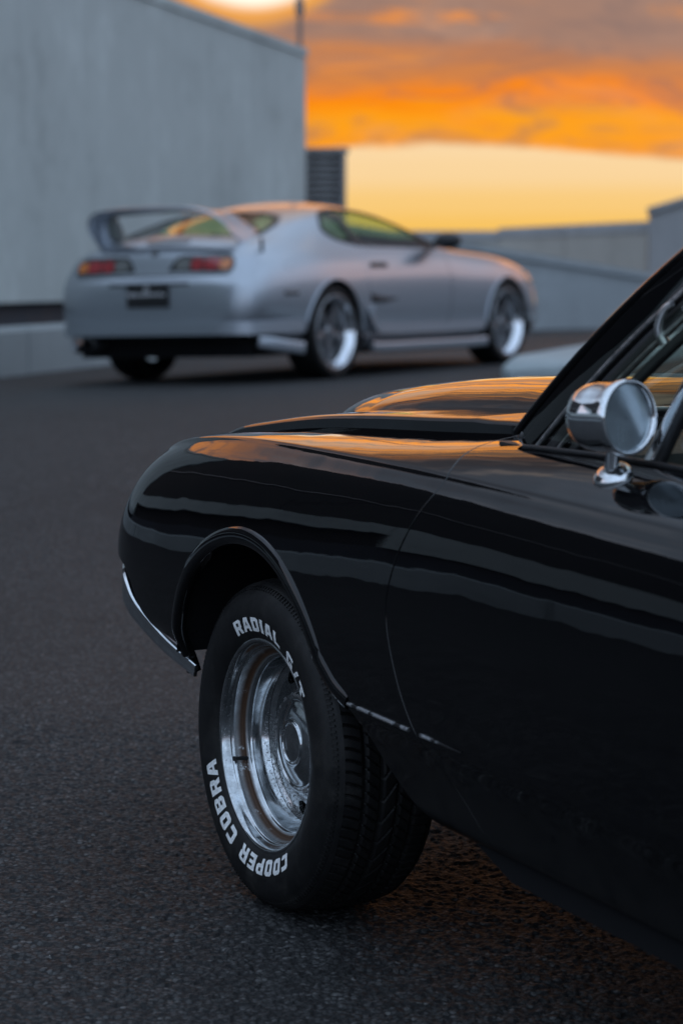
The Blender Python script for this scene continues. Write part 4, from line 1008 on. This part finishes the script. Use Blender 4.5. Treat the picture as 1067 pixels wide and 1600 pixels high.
# half sections, right side, from the bottom edge up to the centre line: (y, z)
SEC = [
 (-.968, [(.0004, .395), (.0004, .41), (.0004, .47), (.0004, .53), (.0004, .60), (.0004, .655), (.0003, .67), (.0002, .675), (0, .675)]),
 (-.9675, [(.25, .395), (.275, .41), (.30, .47), (.30, .53), (.28, .60), (.225, .655), (.15, .67), (.07, .675), (0, .675)]),
 (-.965, [(.50, .40), (.55, .41), (.60, .47), (.60, .53), (.56, .60), (.45, .655), (.30, .67), (.14, .675), (0, .675)]),
 (-.955, [(.59, .365), (.62, .38), (.66, .46), (.66, .54), (.64, .63), (.55, .688), (.36, .700), (.18, .703), (0, .705)]),
 (-.925, [(.66, .345), (.70, .36), (.735, .45), (.74, .56), (.725, .67), (.66, .705), (.55, .715), (.25, .72), (0, .72)]),
 (-.895, [(.69, .335), (.74, .35), (.78, .45), (.785, .58), (.77, .69), (.70, .745), (.58, .84), (.28, .855), (0, .86)]),
 (-.84, [(.72, .325), (.77, .345), (.815, .45), (.82, .60), (.805, .72), (.735, .81), (.63, .905), (.32, .935), (0, .94)]),
 (-.72, [(.74, .30), (.80, .32), (.85, .45), (.858, .62), (.84, .76), (.77, .855), (.67, .935), (.36, .985), (0, .995)]),
 (-.50, [(.76, .25), (.84, .28), (.882, .44), (.890, .63), (.873, .79), (.80, .885), (.69, .965), (.44, 1.03), (0, 1.045)]),
 (-.20, [(.76, .20), (.87, .24), (.908, .42), (.915, .64), (.895, .80), (.805, .905), (.685, 1.025), (.52, 1.115), (0, 1.135)]),
 (.15, [(.75, .18), (.86, .22), (.90, .40), (.908, .63), (.885, .79), (.79, .905), (.685, 1.075), (.575, 1.185), (0, 1.215)]),
 (.50, [(.75, .17), (.85, .21), (.882, .38), (.89, .60), (.875, .78), (.785, .905), (.685, 1.10), (.58, 1.222), (0, 1.258)]),
 (.90, [(.75, .17), (.85, .21), (.872, .38), (.88, .60), (.868, .77), (.785, .900), (.685, 1.09), (.575, 1.212), (0, 1.262)]),
 (1.30, [(.75, .17), (.85, .21), (.870, .38), (.878, .60), (.866, .77), (.785, .895), (.70, 1.02), (.60, 1.125), (0, 1.215)]),
 (1.65, [(.75, .17), (.85, .21), (.870, .38), (.878, .60), (.866, .765), (.795, .880), (.73, .935), (.62, .99), (0, 1.115)]),
 (1.95, [(.75, .18), (.86, .21), (.878, .38), (.885, .60), (.870, .75), (.805, .850), (.73, .882), (.55, .915), (0, .985)]),
 (2.30, [(.76, .18), (.87, .22), (.892, .40), (.90, .62), (.878, .75), (.81, .838), (.71, .868), (.45, .885), (0, .905)]),
 (2.65, [(.75, .18), (.87, .23), (.892, .42), (.895, .63), (.868, .745), (.795, .818), (.68, .848), (.42, .862), (0, .875)]),
 (3.00, [(.70, .18), (.83, .23), (.862, .40), (.86, .58), (.832, .69), (.76, .765), (.64, .80), (.40, .82), (0, .832)]),
 (3.25, [(.62, .18), (.76, .22), (.80, .36), (.795, .52), (.765, .62), (.69, .69), (.58, .73), (.36, .755), (0, .768)]),
 (3.42, [(.50, .19), (.63, .22), (.67, .33), (.665, .46), (.64, .54), (.58, .60), (.48, .64), (.30, .66), (0, .672)]),
 (3.485, [(.38, .20), (.50, .23), (.54, .32), (.54, .44), (.52, .50), (.47, .56), (.38, .59), (.24, .61), (0, .615)]),
 (3.50, [(.30, .21), (.40, .24), (.43, .32), (.43, .42), (.41, .48), (.37, .53), (.30, .56), (.18, .575), (0, .58)]),
 (3.506, [(.005, .21), (.007, .24), (.008, .32), (.008, .42), (.008, .48), (.007, .53), (.005, .56), (.003, .575), (0, .58)]),
]
CS = Surf([[(X, -y, z) for y, z in row] for X, row in SEC])
_cs = np.linspace(0, 1, 6001); _cx = CS.ev(_cs, np.full(6001, .3))[:, 0]
def cs_of(X): return float(np.interp(X, _cx, _cs))
_ct = np.linspace(0, 1, 1201)
def cpar(X, z=None, y=None):
    s = cs_of(X); P = CS.ev(np.full(1201, s), _ct)
    if z is not None:
        k = np.where(P[:, 2] >= z)[0]; i = int(k[0]) if len(k) else 1200
        if i == 0: return s, 0.0
        a = (z - P[i - 1, 2]) / max(P[i, 2] - P[i - 1, 2], 1e-9)
        return s, float(_ct[i - 1] + min(max(a, 0), 1) * (_ct[i] - _ct[i - 1]))
    k = np.where((-P[:, 1] <= y) & (_ct > .45))[0]; i = int(k[0]) if len(k) else 1200
    return s, float(_ct[i])
CLS, CLT = 4.6, 1.7
def cpanel(name, outer, holes, m, parent, step=.03, off_=0.0, both_sides=True, inner_edge=.012):
    def prep(p): q = np.array(p) * (CLS, CLT); return resample(np.vstack([q, q[:1]]), .012)[:-1]
    q = prep(outer); hs = [prep(hh) for hh in holes]
    lo, hi = q.min(0), q.max(0)
    I = np.stack(np.meshgrid(np.arange(lo[0] + step / 2, hi[0], step), np.arange(lo[1] + step / 2, hi[1], step), indexing='ij'), -1).reshape(-1, 2)
    ok = inside(I, q)
    for hh in hs: ok &= ~inside(I, hh)
    I = I[ok]; bp = np.vstack([q] + hs); keep = np.ones(len(I), bool)
    for k in range(0, len(I), 2000): keep[k:k + 2000] = np.sqrt(((I[k:k + 2000, None] - bp[None]) ** 2).sum(-1)).min(1) > .009
    V2, T = cdt(q, hs, I[keep])
    S_, T_ = V2[:, 0] / CLS, V2[:, 1] / CLT
    def ev(S_, T_):
        P = CS.ev(S_, T_); N = CS.nrm(np.clip(S_, .0005, .9995), np.clip(T_, .0005, .9995))
        c = np.stack([P[:, 0] * 0 + np.clip(P[:, 0], -.3, 2.6), P[:, 1] * 0, P[:, 2] * 0 + .5], 1)
        N[((P - c) * N).sum(1) < 0] *= -1
        mid = T_ > .999; N[mid, 1] = 0; N /= np.linalg.norm(N, axis=1, keepdims=True)
        return P, N
    P, N = ev(S_, T_); P = P + N * off_
    fn = np.cross(P[T[:, 1]] - P[T[:, 0]], P[T[:, 2]] - P[T[:, 0]]); fl_ = (fn * N[T[:, 0]]).sum(1) < 0; T[fl_] = T[fl_][:, ::-1]
    V = [P]; NN = [N]; F = [tuple(t) for t in T]; n0 = len(P)
    if inner_edge:
        for poly in [q] + hs:
            a, b = ev(poly[:, 0] / CLS, poly[:, 1] / CLT); a = a + b * off_; k = len(poly)
            V += [a, a - b * inner_edge]; NN += [b, b]
            F += [(n0 + i, n0 + (i + 1) % k, n0 + k + (i + 1) % k, n0 + k + i) for i in range(k)]; n0 += 2 * k
    V = np.vstack(V); NN = np.vstack(NN)
    o = mesh(name, V, F, m, parent, normals=NN)
    if both_sides == 'join':
        me2 = o.data.copy(); me2.transform(Matrix.Scale(-1, 4, (0, 1, 0))); me2.flip_normals()
        bmj = bmesh.new(); bmj.from_mesh(o.data); bmj.from_mesh(me2); bmesh.ops.remove_doubles(bmj, verts=[v for v in bmj.verts if abs(v.co.y) < 1e-4], dist=2e-4)
        bmj.to_mesh(o.data); bmj.free(); o.data.polygons.foreach_set('use_smooth', [True] * len(o.data.polygons)); o.data.set_sharp_from_angle(angle=R(40)); o.data.update(); return o
    if both_sides: return o, mirror_obj(o)
    return o
def z_(pts): return [cpar(a, z=b) for a, b in pts]
def y_(pts): return [cpar(a, y=b) for a, b in pts]
def shrink(poly, dd):
    q = np.array(poly) * (CLS, CLT); c = q.mean(0); v = q - c; L = np.linalg.norm(v, axis=1, keepdims=True); return ((c + v * (1 - dd / np.maximum(L, 1e-6))) / (CLS, CLT)).tolist()
DLO = z_(catmull([(.13, 1.035), (.19, 1.10), (.31, 1.155), (.52, 1.178), (.85, 1.155), (1.20, 1.075), (1.50, .975), (1.635, .918), (1.60, .905), (1.05, .915), (.55, .925), (.28, .955), (.15, 1.0), (.13, 1.035)], 5)[:-1])
DOOR = z_(catmull([(.50, .882), (1.05, .876), (1.60, .868), (1.655, .80), (1.675, .58), (1.62, .36), (1.50, .33), (.72, .33), (.56, .40), (.47, .56), (.445, .72), (.46, .84), (.50, .882)], 4)[:-1])
FUEL = [(cs_of(-.52) + .013 * math.cos(t), cpar(-.52, z=.78)[1] + .036 * math.sin(t)) for t in np.linspace(0, 2 * np.pi, 20, endpoint=False)]
def archp(xc, r, zc_, a0, a1): return [(xc - r * math.cos(t), zc_ + r * math.sin(t)) for t in np.linspace(R(a0), R(a1), 30)]
out = [(float(s), 0.0) for s in np.linspace(0, cs_of(-.50), 14)]
out += z_([(-.44, .27)] + archp(-.02, .355, .325, -6, 186) + [(.40, .22)])[:]
out += [(float(s), 0.0) for s in np.linspace(cs_of(.43), cs_of(2.12), 30)]
out += z_([(2.15, .22)] + archp(2.55, .350, .32, -6, 186) + [(2.96, .23)])
out += [(float(s), 0.0) for s in np.linspace(cs_of(3.0), 1, 16)]
out += [(1.0, t) for t in np.linspace(0, 1, 14)[1:]]
WS = [(1.86, .06), (1.84, .30), (1.74, .52), (1.58, .645), (1.40, .615), (1.22, .565), (1.10, .50), (1.07, .30), (1.06, .06)]
RG = [(-.02, .06), (-.02, .30), (-.06, .475), (-.22, .545), (-.45, .575), (-.60, .52), (-.635, .30), (-.64, .06)]
out += [(cs_of(1.86), 1.0)] + y_(WS) + [(cs_of(1.06), 1.0)] + [(cs_of(-.02), 1.0)] + y_(RG) + [(cs_of(-.64), 1.0)]
out += [(0.0, t) for t in np.linspace(1, 0, 10)[:-1]]
body = cpanel('body', out, [DLO, DOOR, FUEL], M['silver'], cp, both_sides='join')
cpanel('door', shrink(DOOR, .005), [], M['silver'], cp)
cpanel('fuel_flap', shrink(FUEL, .004), [], M['silver'], cp, both_sides=False)
QP = [p for p in DLO]
cpanel('side_window', DLO, [], M['tint_glass'], cp, off_=-.006, inner_edge=0)
wsx = np.vstack([[(cs_of(1.86), 1.0)], y_(WS), [(cs_of(1.06), 1.0)]]); cpanel('windscreen', wsx, [], M['tint_glass'], cp, off_=-.005, both_sides='join', inner_edge=0)
rgx = np.vstack([[(cs_of(-.02), 1.0)], y_(RG), [(cs_of(-.64), 1.0)]]); cpanel('rear_window', rgx, [], M['tint_glass'], cp, off_=-.005, both_sides='join', inner_edge=0)
def surf_path(par_list, off_=0.004):
    q = np.array(par_list); P = CS.ev(q[:, 0], q[:, 1]); N = CS.nrm(q[:, 0], q[:, 1]); N[N[:, 1] > 0] *= -1
    return [tuple(p) for p in P + N * off_], [tuple(n) for n in N]
# black window surrounds and pillar
p_, n_ = surf_path(DLO, .001); both(sweep('window_seal', p_, rrect(.030, .010, .004, 2), M['black_plastic'], cp, up=n_, closed=True))
p_, n_ = surf_path([cpar(a, z=b) for a, b in ((.50, .925), (.44, 1.0), (.40, 1.08), (.38, 1.165))], .002); both(sweep('door_pillar', p_, rrect(.075, .010, .003, 2), M['black_plastic'], cp, up=n_))
p_, n_ = surf_path(y_(RG)[1:-1], .001); both(sweep('hatch_seal', p_, rrect(.035, .008, .003, 2), M['black_plastic'], cp, up=n_))
# cabin, floor, wells
bm = bmesh.new(); add_box(bm, (-.80, -.70, .18), (-.36, .70, .62)); add_box(bm, (.36, -.80, .16), (2.15, .80, .24)); add_box(bm, (-.36, -.55, .18), (.36, .55, .70)); add_box(bm, (2.15, -.55, .18), (3.20, .55, .62)); bm_obj('floor_pan', bm, M['dark'], cp)
for sgn in (1, -1):
    for xc in (0, 2.55):
        V = []; a = np.linspace(R(-15), R(195), 30)
        for k in a: V += [(xc + .375 * math.cos(k), sgn * .52, .32 + .36 * math.sin(k)), (xc + .375 * math.cos(k), sgn * .875, .32 + .36 * math.sin(k))]
        mesh('wheel_well', V, [(2 * i, 2 * i + 1, 2 * i + 3, 2 * i + 2) for i in range(29)] + [tuple(range(0, 60, 2))], M['dark'], cp, smooth=False)
    bm = bmesh.new(); add_box(bm, (.52, sgn * .36 - .24, .24), (1.02, sgn * .36 + .24, .48)); add_prism(bm, [(.50, sgn * .36 - .22, .46), (.62, sgn * .36 - .22, .46), (.40, sgn * .36 - .16, 1.02), (.30, sgn * .36 - .16, 1.0)], (0, 0, 0), (0, .42, 0)); bm_obj('seat', bm, M['interior'], cp, bevel=.04, smooth=True)
bm = bmesh.new(); add_prism(bm, [(1.35, -.68, .60), (1.32, -.68, .86), (1.60, -.68, .895), (1.85, -.68, .86), (1.85, -.68, .60)], (0, 0, 0), (0, 1.36, 0)); bm_obj('dashboard', bm, M['interior'], cp, bevel=.02, smooth=True)
bm = bmesh.new(); add_prism(bm, [(-.62, -.60, .60), (-.62, -.60, .90), (.10, -.60, .90), (.10, -.60, .60)], (0, 0, 0), (0, 1.2, 0)); bm_obj('luggage_cover', bm, M['interior'], cp)
# rear bumper lower lip, under tray, spats, side skirts
p_, n_ = surf_path([cpar(a, z=.385) for a in np.linspace(-.955, -.42, 18)], .004)
ctrp = [(-.972, y, .385) for y in (-.50, -.25, 0, .25, .50)]
rb = [(p[0], p[1], p[2]) for p in p_[::-1]] + ctrp + [(p[0], -p[1], p[2]) for p in p_]
sweep('bumper_lip', [tuple(q) for q in catmull(rb, 3)], [(-.018, -.05), (.006, -.05), (.020, -.03), (.018, .008), (-.004, .03), (-.018, .03)], M['silver'], cp, sharp=60)
bm = bmesh.new(); add_prism(bm, [(-.86, -.66, .37), (-.86, .66, .37), (-.72, .60, .20), (-.72, -.60, .20)], (0, 0, 0), (.25, 0, 0)); add_box(bm, (-.74, -.60, .20), (-.35, .60, .36)); bm_obj('under_tray', bm, M['black_plastic'], cp)
for sgn in (1, -1):
    q = [(-.80, .765), (-.72, .825), (-.60, .865), (-.44, .89)]
    pz = [(a, -sgn * b, .285 - .02 * i) for i, (a, b) in enumerate(q)]
    sweep('rear_spat', [tuple(v) for v in catmull(pz, 5)], rrect(.030, .085, .012, 3), M['silver'], cp)
    q = [(.43, .905, .205), (.60, .905, .195), (1.20, .893, .19), (1.85, .897, .185), (2.14, .905, .19)]
    sweep('side_skirt', [(a, -sgn * b, c) for a, b, c in catmull(q, 5)], rrect(.035, .075, .014, 3), M['silver'], cp)
    q = [(.44, .895, .50), (.455, .900, .42), (.50, .900, .355), (.60, .896, .325), (1.20, .884, .315), (1.80, .888, .312), (2.12, .898, .315)]
    sweep('sill_ridge', [(a, -sgn * b, c) for a, b, c in catmull(q, 6)], [(-.015, -.030), (.006, -.028), (.016, -.010), (.012, .018), (-.012, .032)] if sgn < 0 else [(-a_, b_) for a_, b_ in [(-.015, -.030), (.006, -.028), (.016, -.010), (.012, .018), (-.012, .032)]], M['silver'], cp, sharp=70)
    # arch edges
    for xc, r_, zc_ in ((-.02, .355, .325), (2.55, .350, .32)):
        p_, n_ = surf_path([cpar(a, z=b) for a, b in archp(xc, r_ + .006, zc_, 2, 178)], .002)
        sweep('arch_edge', [(p[0], p[1] * (1 if sgn > 0 else -1), p[2]) for p in p_], rrect(.020, .016, .006, 3), M['silver'], cp, up=[(n[0], n[1] * (1 if sgn > 0 else -1), n[2]) for n in n_])
# air duct behind the door edge
p_, n_ = surf_path([cpar(a, z=b) for a, b in ((.47, .545), (.55, .535), (.68, .53), (.85, .535))], .0015)
both(sweep('side_duct', p_, rrect(.045, .006, .002, 2), M['black_plastic'], cp, up=n_, scale=[1.5, 1.2, .8, .2]))
p_, n_ = surf_path([cpar(a, z=b) for a, b in ((.52, .775), (.62, .777), (.74, .775))], .006)
both(sweep('door_handle', p_, rrect(.035, .014, .005, 3), M['black_plastic'], cp, up=n_))
# rear face pieces, laid on the body by ray cast
from mathutils.bvhtree import BVHTree
bvh = BVHTree.FromPolygons([v.co for v in body.data.vertices], [tuple(p.vertices) for p in body.data.polygons])
def rear_patch(name, poly, m, parent, off_=.006, thick=.02, step=.03):
    q = resample(np.vstack([np.array(poly, float), np.array(poly[:1], float)]), .02)[:-1]
    lo, hi = q.min(0), q.max(0)
    I = np.stack(np.meshgrid(np.arange(lo[0] + .01, hi[0], step), np.arange(lo[1] + .01, hi[1], step), indexing='ij'), -1).reshape(-1, 2); I = I[inside(I, q)]
    if len(I): I = I[np.sqrt(((I[:, None] - q[None]) ** 2).sum(-1)).min(1) > .008]
    V2, T = cdt(q, (), I); V = []
    for a, b in V2:
        hit = bvh.ray_cast(Vector((-3, a, b)), Vector((1, 0, 0)))
        xh = hit[0].x if hit[0] is not None else -.80
        V.append((min(xh, -.55) - off_, a, b))
    F = [tuple(t) for t in T]; n0 = len(V); k = len(q)
    V += [V[i] for i in range(k)] + [(V[i][0] + thick, V[i][1], V[i][2]) for i in range(k)]
    F += [(n0 + i, n0 + (i + 1) % k, n0 + k + (i + 1) % k, n0 + k + i) for i in range(k)]
    o = mesh(name, V, F, m, parent, smooth=False)
    bmq = bmesh.new(); bmq.from_mesh(o.data)
    bmesh.ops.recalc_face_normals(bmq, faces=bmq.faces[:]); bmq.to_mesh(o.data); bmq.free()
    o.data.polygons.foreach_set('use_smooth', [True] * len(o.data.polygons)); o.data.set_sharp_from_angle(angle=R(40))
    return o
def rr2(y0, y1, z0, z1, r, n=4): return [(a + (y0 + y1) / 2, b + (z0 + z1) / 2) for a, b in rrect(y1 - y0, z1 - z0, r, n)]
for sgn in (1, -1):
    f_ = lambda a, b: (min(sgn * a, sgn * b), max(sgn * a, sgn * b))
    la = f_(.165, .675); lamp = rear_patch('tail_lamp', [(sgn * .135, .765), (sgn * .63, .745), (sgn * .655, .772), (sgn * .645, .832), (sgn * .60, .866), (sgn * .23, .868), (sgn * .185, .845)], M['lamp_house'], cp, .004)
    for nm, a, b, z0, z1, m in (('amber_lens', .545, .628, .768, .838, 'lamp_amber'), ('red_lens', .425, .545, .768, .845, 'lamp_red'), ('red_lens', .32, .415, .768, .846, 'lamp_red'), ('clear_lens', .20, .31, .770, .845, 'lamp_clear')):
        a, b = f_(a, b); rear_patch(nm, rr2(a, b, z0, z1, .022), M[m], lamp, .009, .008)
rear_patch('recess_shadow_gap', [(-.33, .668), (.33, .668), (.33, .686), (-.33, .686)], M['black_plastic'], cp, .004, .008)
bm = bmesh.new(); add_box(bm, (-.985, -.17, .522), (-.965, .17, .668)); plate = bm_obj('number_plate', bm, M['black_plastic'], cp, bevel=.004)
sc_pts = [(.165, .60), (.15, .625), (.13, .598), (.115, .622), (.10, .60), (.085, .618), (.06, .602), (.04, .615), (.02, .60), (.015, .655), (-.01, .66), (-.005, .60), (-.03, .618), (-.05, .602), (-.07, .618), (-.09, .602), (-.11, .62), (-.13, .603), (-.155, .612)]
sweep('plate_script', [(-.9865, a, b) for a, b in catmull(sc_pts, 4)], [(-.005, -.0008), (.005, -.0008), (.005, .0012), (-.005, .0012)], M['white_print'], plate, up=(-1, 0, 0), smooth=False)
rear_patch('brake_light_slot', rr2(-.22, .13, .955, .975, .008), M['lamp_house'], cp, .012, .03)
rear_patch('badge', [(.03 * math.cos(t), .885 + .022 * math.sin(t)) for t in np.linspace(0, 2 * np.pi, 24, endpoint=False)], M['lamp_house'], cp, .006, .01)
p_ = []
for t in np.linspace(-.62, .62, 30):
    hit = bvh.ray_cast(Vector((-3, t, .735)), Vector((1, 0, 0))); p_.append(((hit[0].x if hit[0] else -.9) - .001, t, .735))
sweep('boot_gap', p_, rrect(.007, .006, .002, 2), M['dark'], cp)
# hoop wing
wpth = [(-.50, .565, .905), (-.60, .552, .985), (-.74, .515, 1.080), (-.83, .455, 1.135), (-.875, .37, 1.162), (-.89, .22, 1.172), (-.893, 0, 1.176)]
wpth = catmull(wpth + [(a, -b, c) for a, b, c in wpth[-2::-1]], 6)
foil = [(.0, -.115), (.010, -.10), (.017, -.04), (.016, .04), (.009, .10), (.0, .118), (-.008, .10), (-.012, .03), (-.011, -.05), (-.006, -.10)]
sweep('rear_wing', [tuple(q) for q in wpth], foil, M['silver'], cp, up=(1, 0, -.12), sharp=60)
# antenna, mirrors, exhaust, reflector
sweep('antenna', [(-.68, -.735, .86), (-.685, -.737, .965)], circ(.012, 8), M['black_plastic'], cp, up=(1, 0, 0))
for sgn in (1, -1):
    bm = bmesh.new(); bmesh.ops.create_uvsphere(bm, u_segments=20, v_segments=12, radius=1, matrix=Matrix.Translation((1.50, sgn * .945, .945)) @ Matrix.Diagonal((.085, .105, .062, 1))); o = bm_obj('wing_mirror', bm, M['black_plastic'], cp, smooth=True)
    bm = bmesh.new(); add_prism(bm, [(1.47, sgn * .80, .895), (1.58, sgn * .80, .895), (1.55, sgn * .88, .93), (1.48, sgn * .88, .93)], (0, 0, 0), (0, 0, .03)); bm_obj('mirror_arm', bm, M['black_plastic'], cp)
ex = lathe('exhaust_tip', [(.045, .0), (.052, .002), (.055, .01), (.055, .16), (.04, .30)], 24, M['rubber_trim'], cp); ex.rotation_euler = (0, 0, R(-90)); ex.location = (-1.0, .50, .275)
lathe('exhaust_bore', [(.0455, .001), (.044, .12), (.001, .12)], 24, M['dark'], cp, flip=True); o = bpy.data.objects['exhaust_bore']; o.rotation_euler = (0, 0, R(-90)); o.location = (-1.0, .50, .275)
p_, n_ = surf_path([cpar(a, z=.60) for a in (-.62, -.55, -.48)], .003); sweep('side_reflector', p_, rrect(.03, .008, .003, 2), M['lamp_house'], cp, up=n_)
both(sweep('headlight', surf_path([cpar(a, z=.665 - .05 * (a - 2.9)) for a in (2.95, 3.08, 3.2, 3.27)], .002)[0], rrect(.10, .01, .004, 2), M['lamp_clear'], cp, up=surf_path([cpar(a, z=.665) for a in (2.95, 3.08, 3.2, 3.27)])[1]))
# wheels
def coupe_wheel():
    wh = bpy.data.objects.new('rear_wheel', None); COL.objects.link(wh); wh.parent = cp
    lathe('tyre', [(.246, .105), (.262, .118), (.285, .124), (.305, .118), (.318, .098), (.322, .07), (.322, -.07), (.318, -.098), (.300, -.12), (.25, -.11)], 80, M['tyre'], wh, fine=3)
    lathe('rim', [(.248, .102), (.256, .110), (.254, .117), (.247, .117), (.242, .108), (.236, .092), (.228, .080), (.219, .066), (.213, .058), (.208, .035), (.200, -.02), (.19, -.09)], 80, M['lip'], wh, flip=True, fine=3)
    bm = bmesh.new(); bmesh.ops.create_cone(bm, cap_ends=True, segments=40, radius1=.16, radius2=.16, depth=.03, matrix=Matrix.Translation((0, -.04, 0)) @ Matrix.Rotation(R(90), 4, 'X')); bm_obj('brake_disc', bm, M['louver'], wh)
    lathe('hub', [(.062, .010), (.062, .045), (.050, .056), (.034, .058), (.030, .066), (.001, .068)], 32, M['spoke'], wh, flip=True)
    first = None
    for k in range(5):
        if first is None:
            bm = bmesh.new()
            pr = [(.04, .036, .052), (.10, .033, .058), (.16, .034, .056), (.212, .047, .060)]
            rows = [[bm.verts.new(q) for q in ((r, y_ - .035, -w), (r, y_, -w * .78), (r, y_ + .006, 0), (r, y_, w * .78), (r, y_ - .035, w))] for r, w, y_ in pr]
            for i in range(3):
                for j in range(4): bm.faces.new((rows[i][j], rows[i][j + 1], rows[i + 1][j + 1], rows[i + 1][j]))
                bm.faces.new((rows[i][4], rows[i][0], rows[i + 1][0], rows[i + 1][4]))
            bm.faces.new(rows[0]); bm.faces.new(rows[-1][::-1])
            first = bm_obj('spoke', bm, M['spoke'], wh, smooth=True, angle=30); first.rotation_euler = (0, R(18), 0)
        else:
            c = first.copy(); COL.objects.link(c); c.parent = wh; c.rotation_euler = (0, R(18 + 72 * k), 0)
    return wh
w0 = coupe_wheel(); w0.location = (0, -.765, .322); w0.rotation_euler = (0, 0, R(180))
for nm, X, y, rz in (('rear_wheel', 0, .765, 0), ('front_wheel', 2.55, -.765, 180), ('front_wheel', 2.55, .765, 0)):
    c = copy_tree(w0, cp); c.name = nm; c.location = (X, y, .322); c.rotation_euler = (0, 0, R(rz))
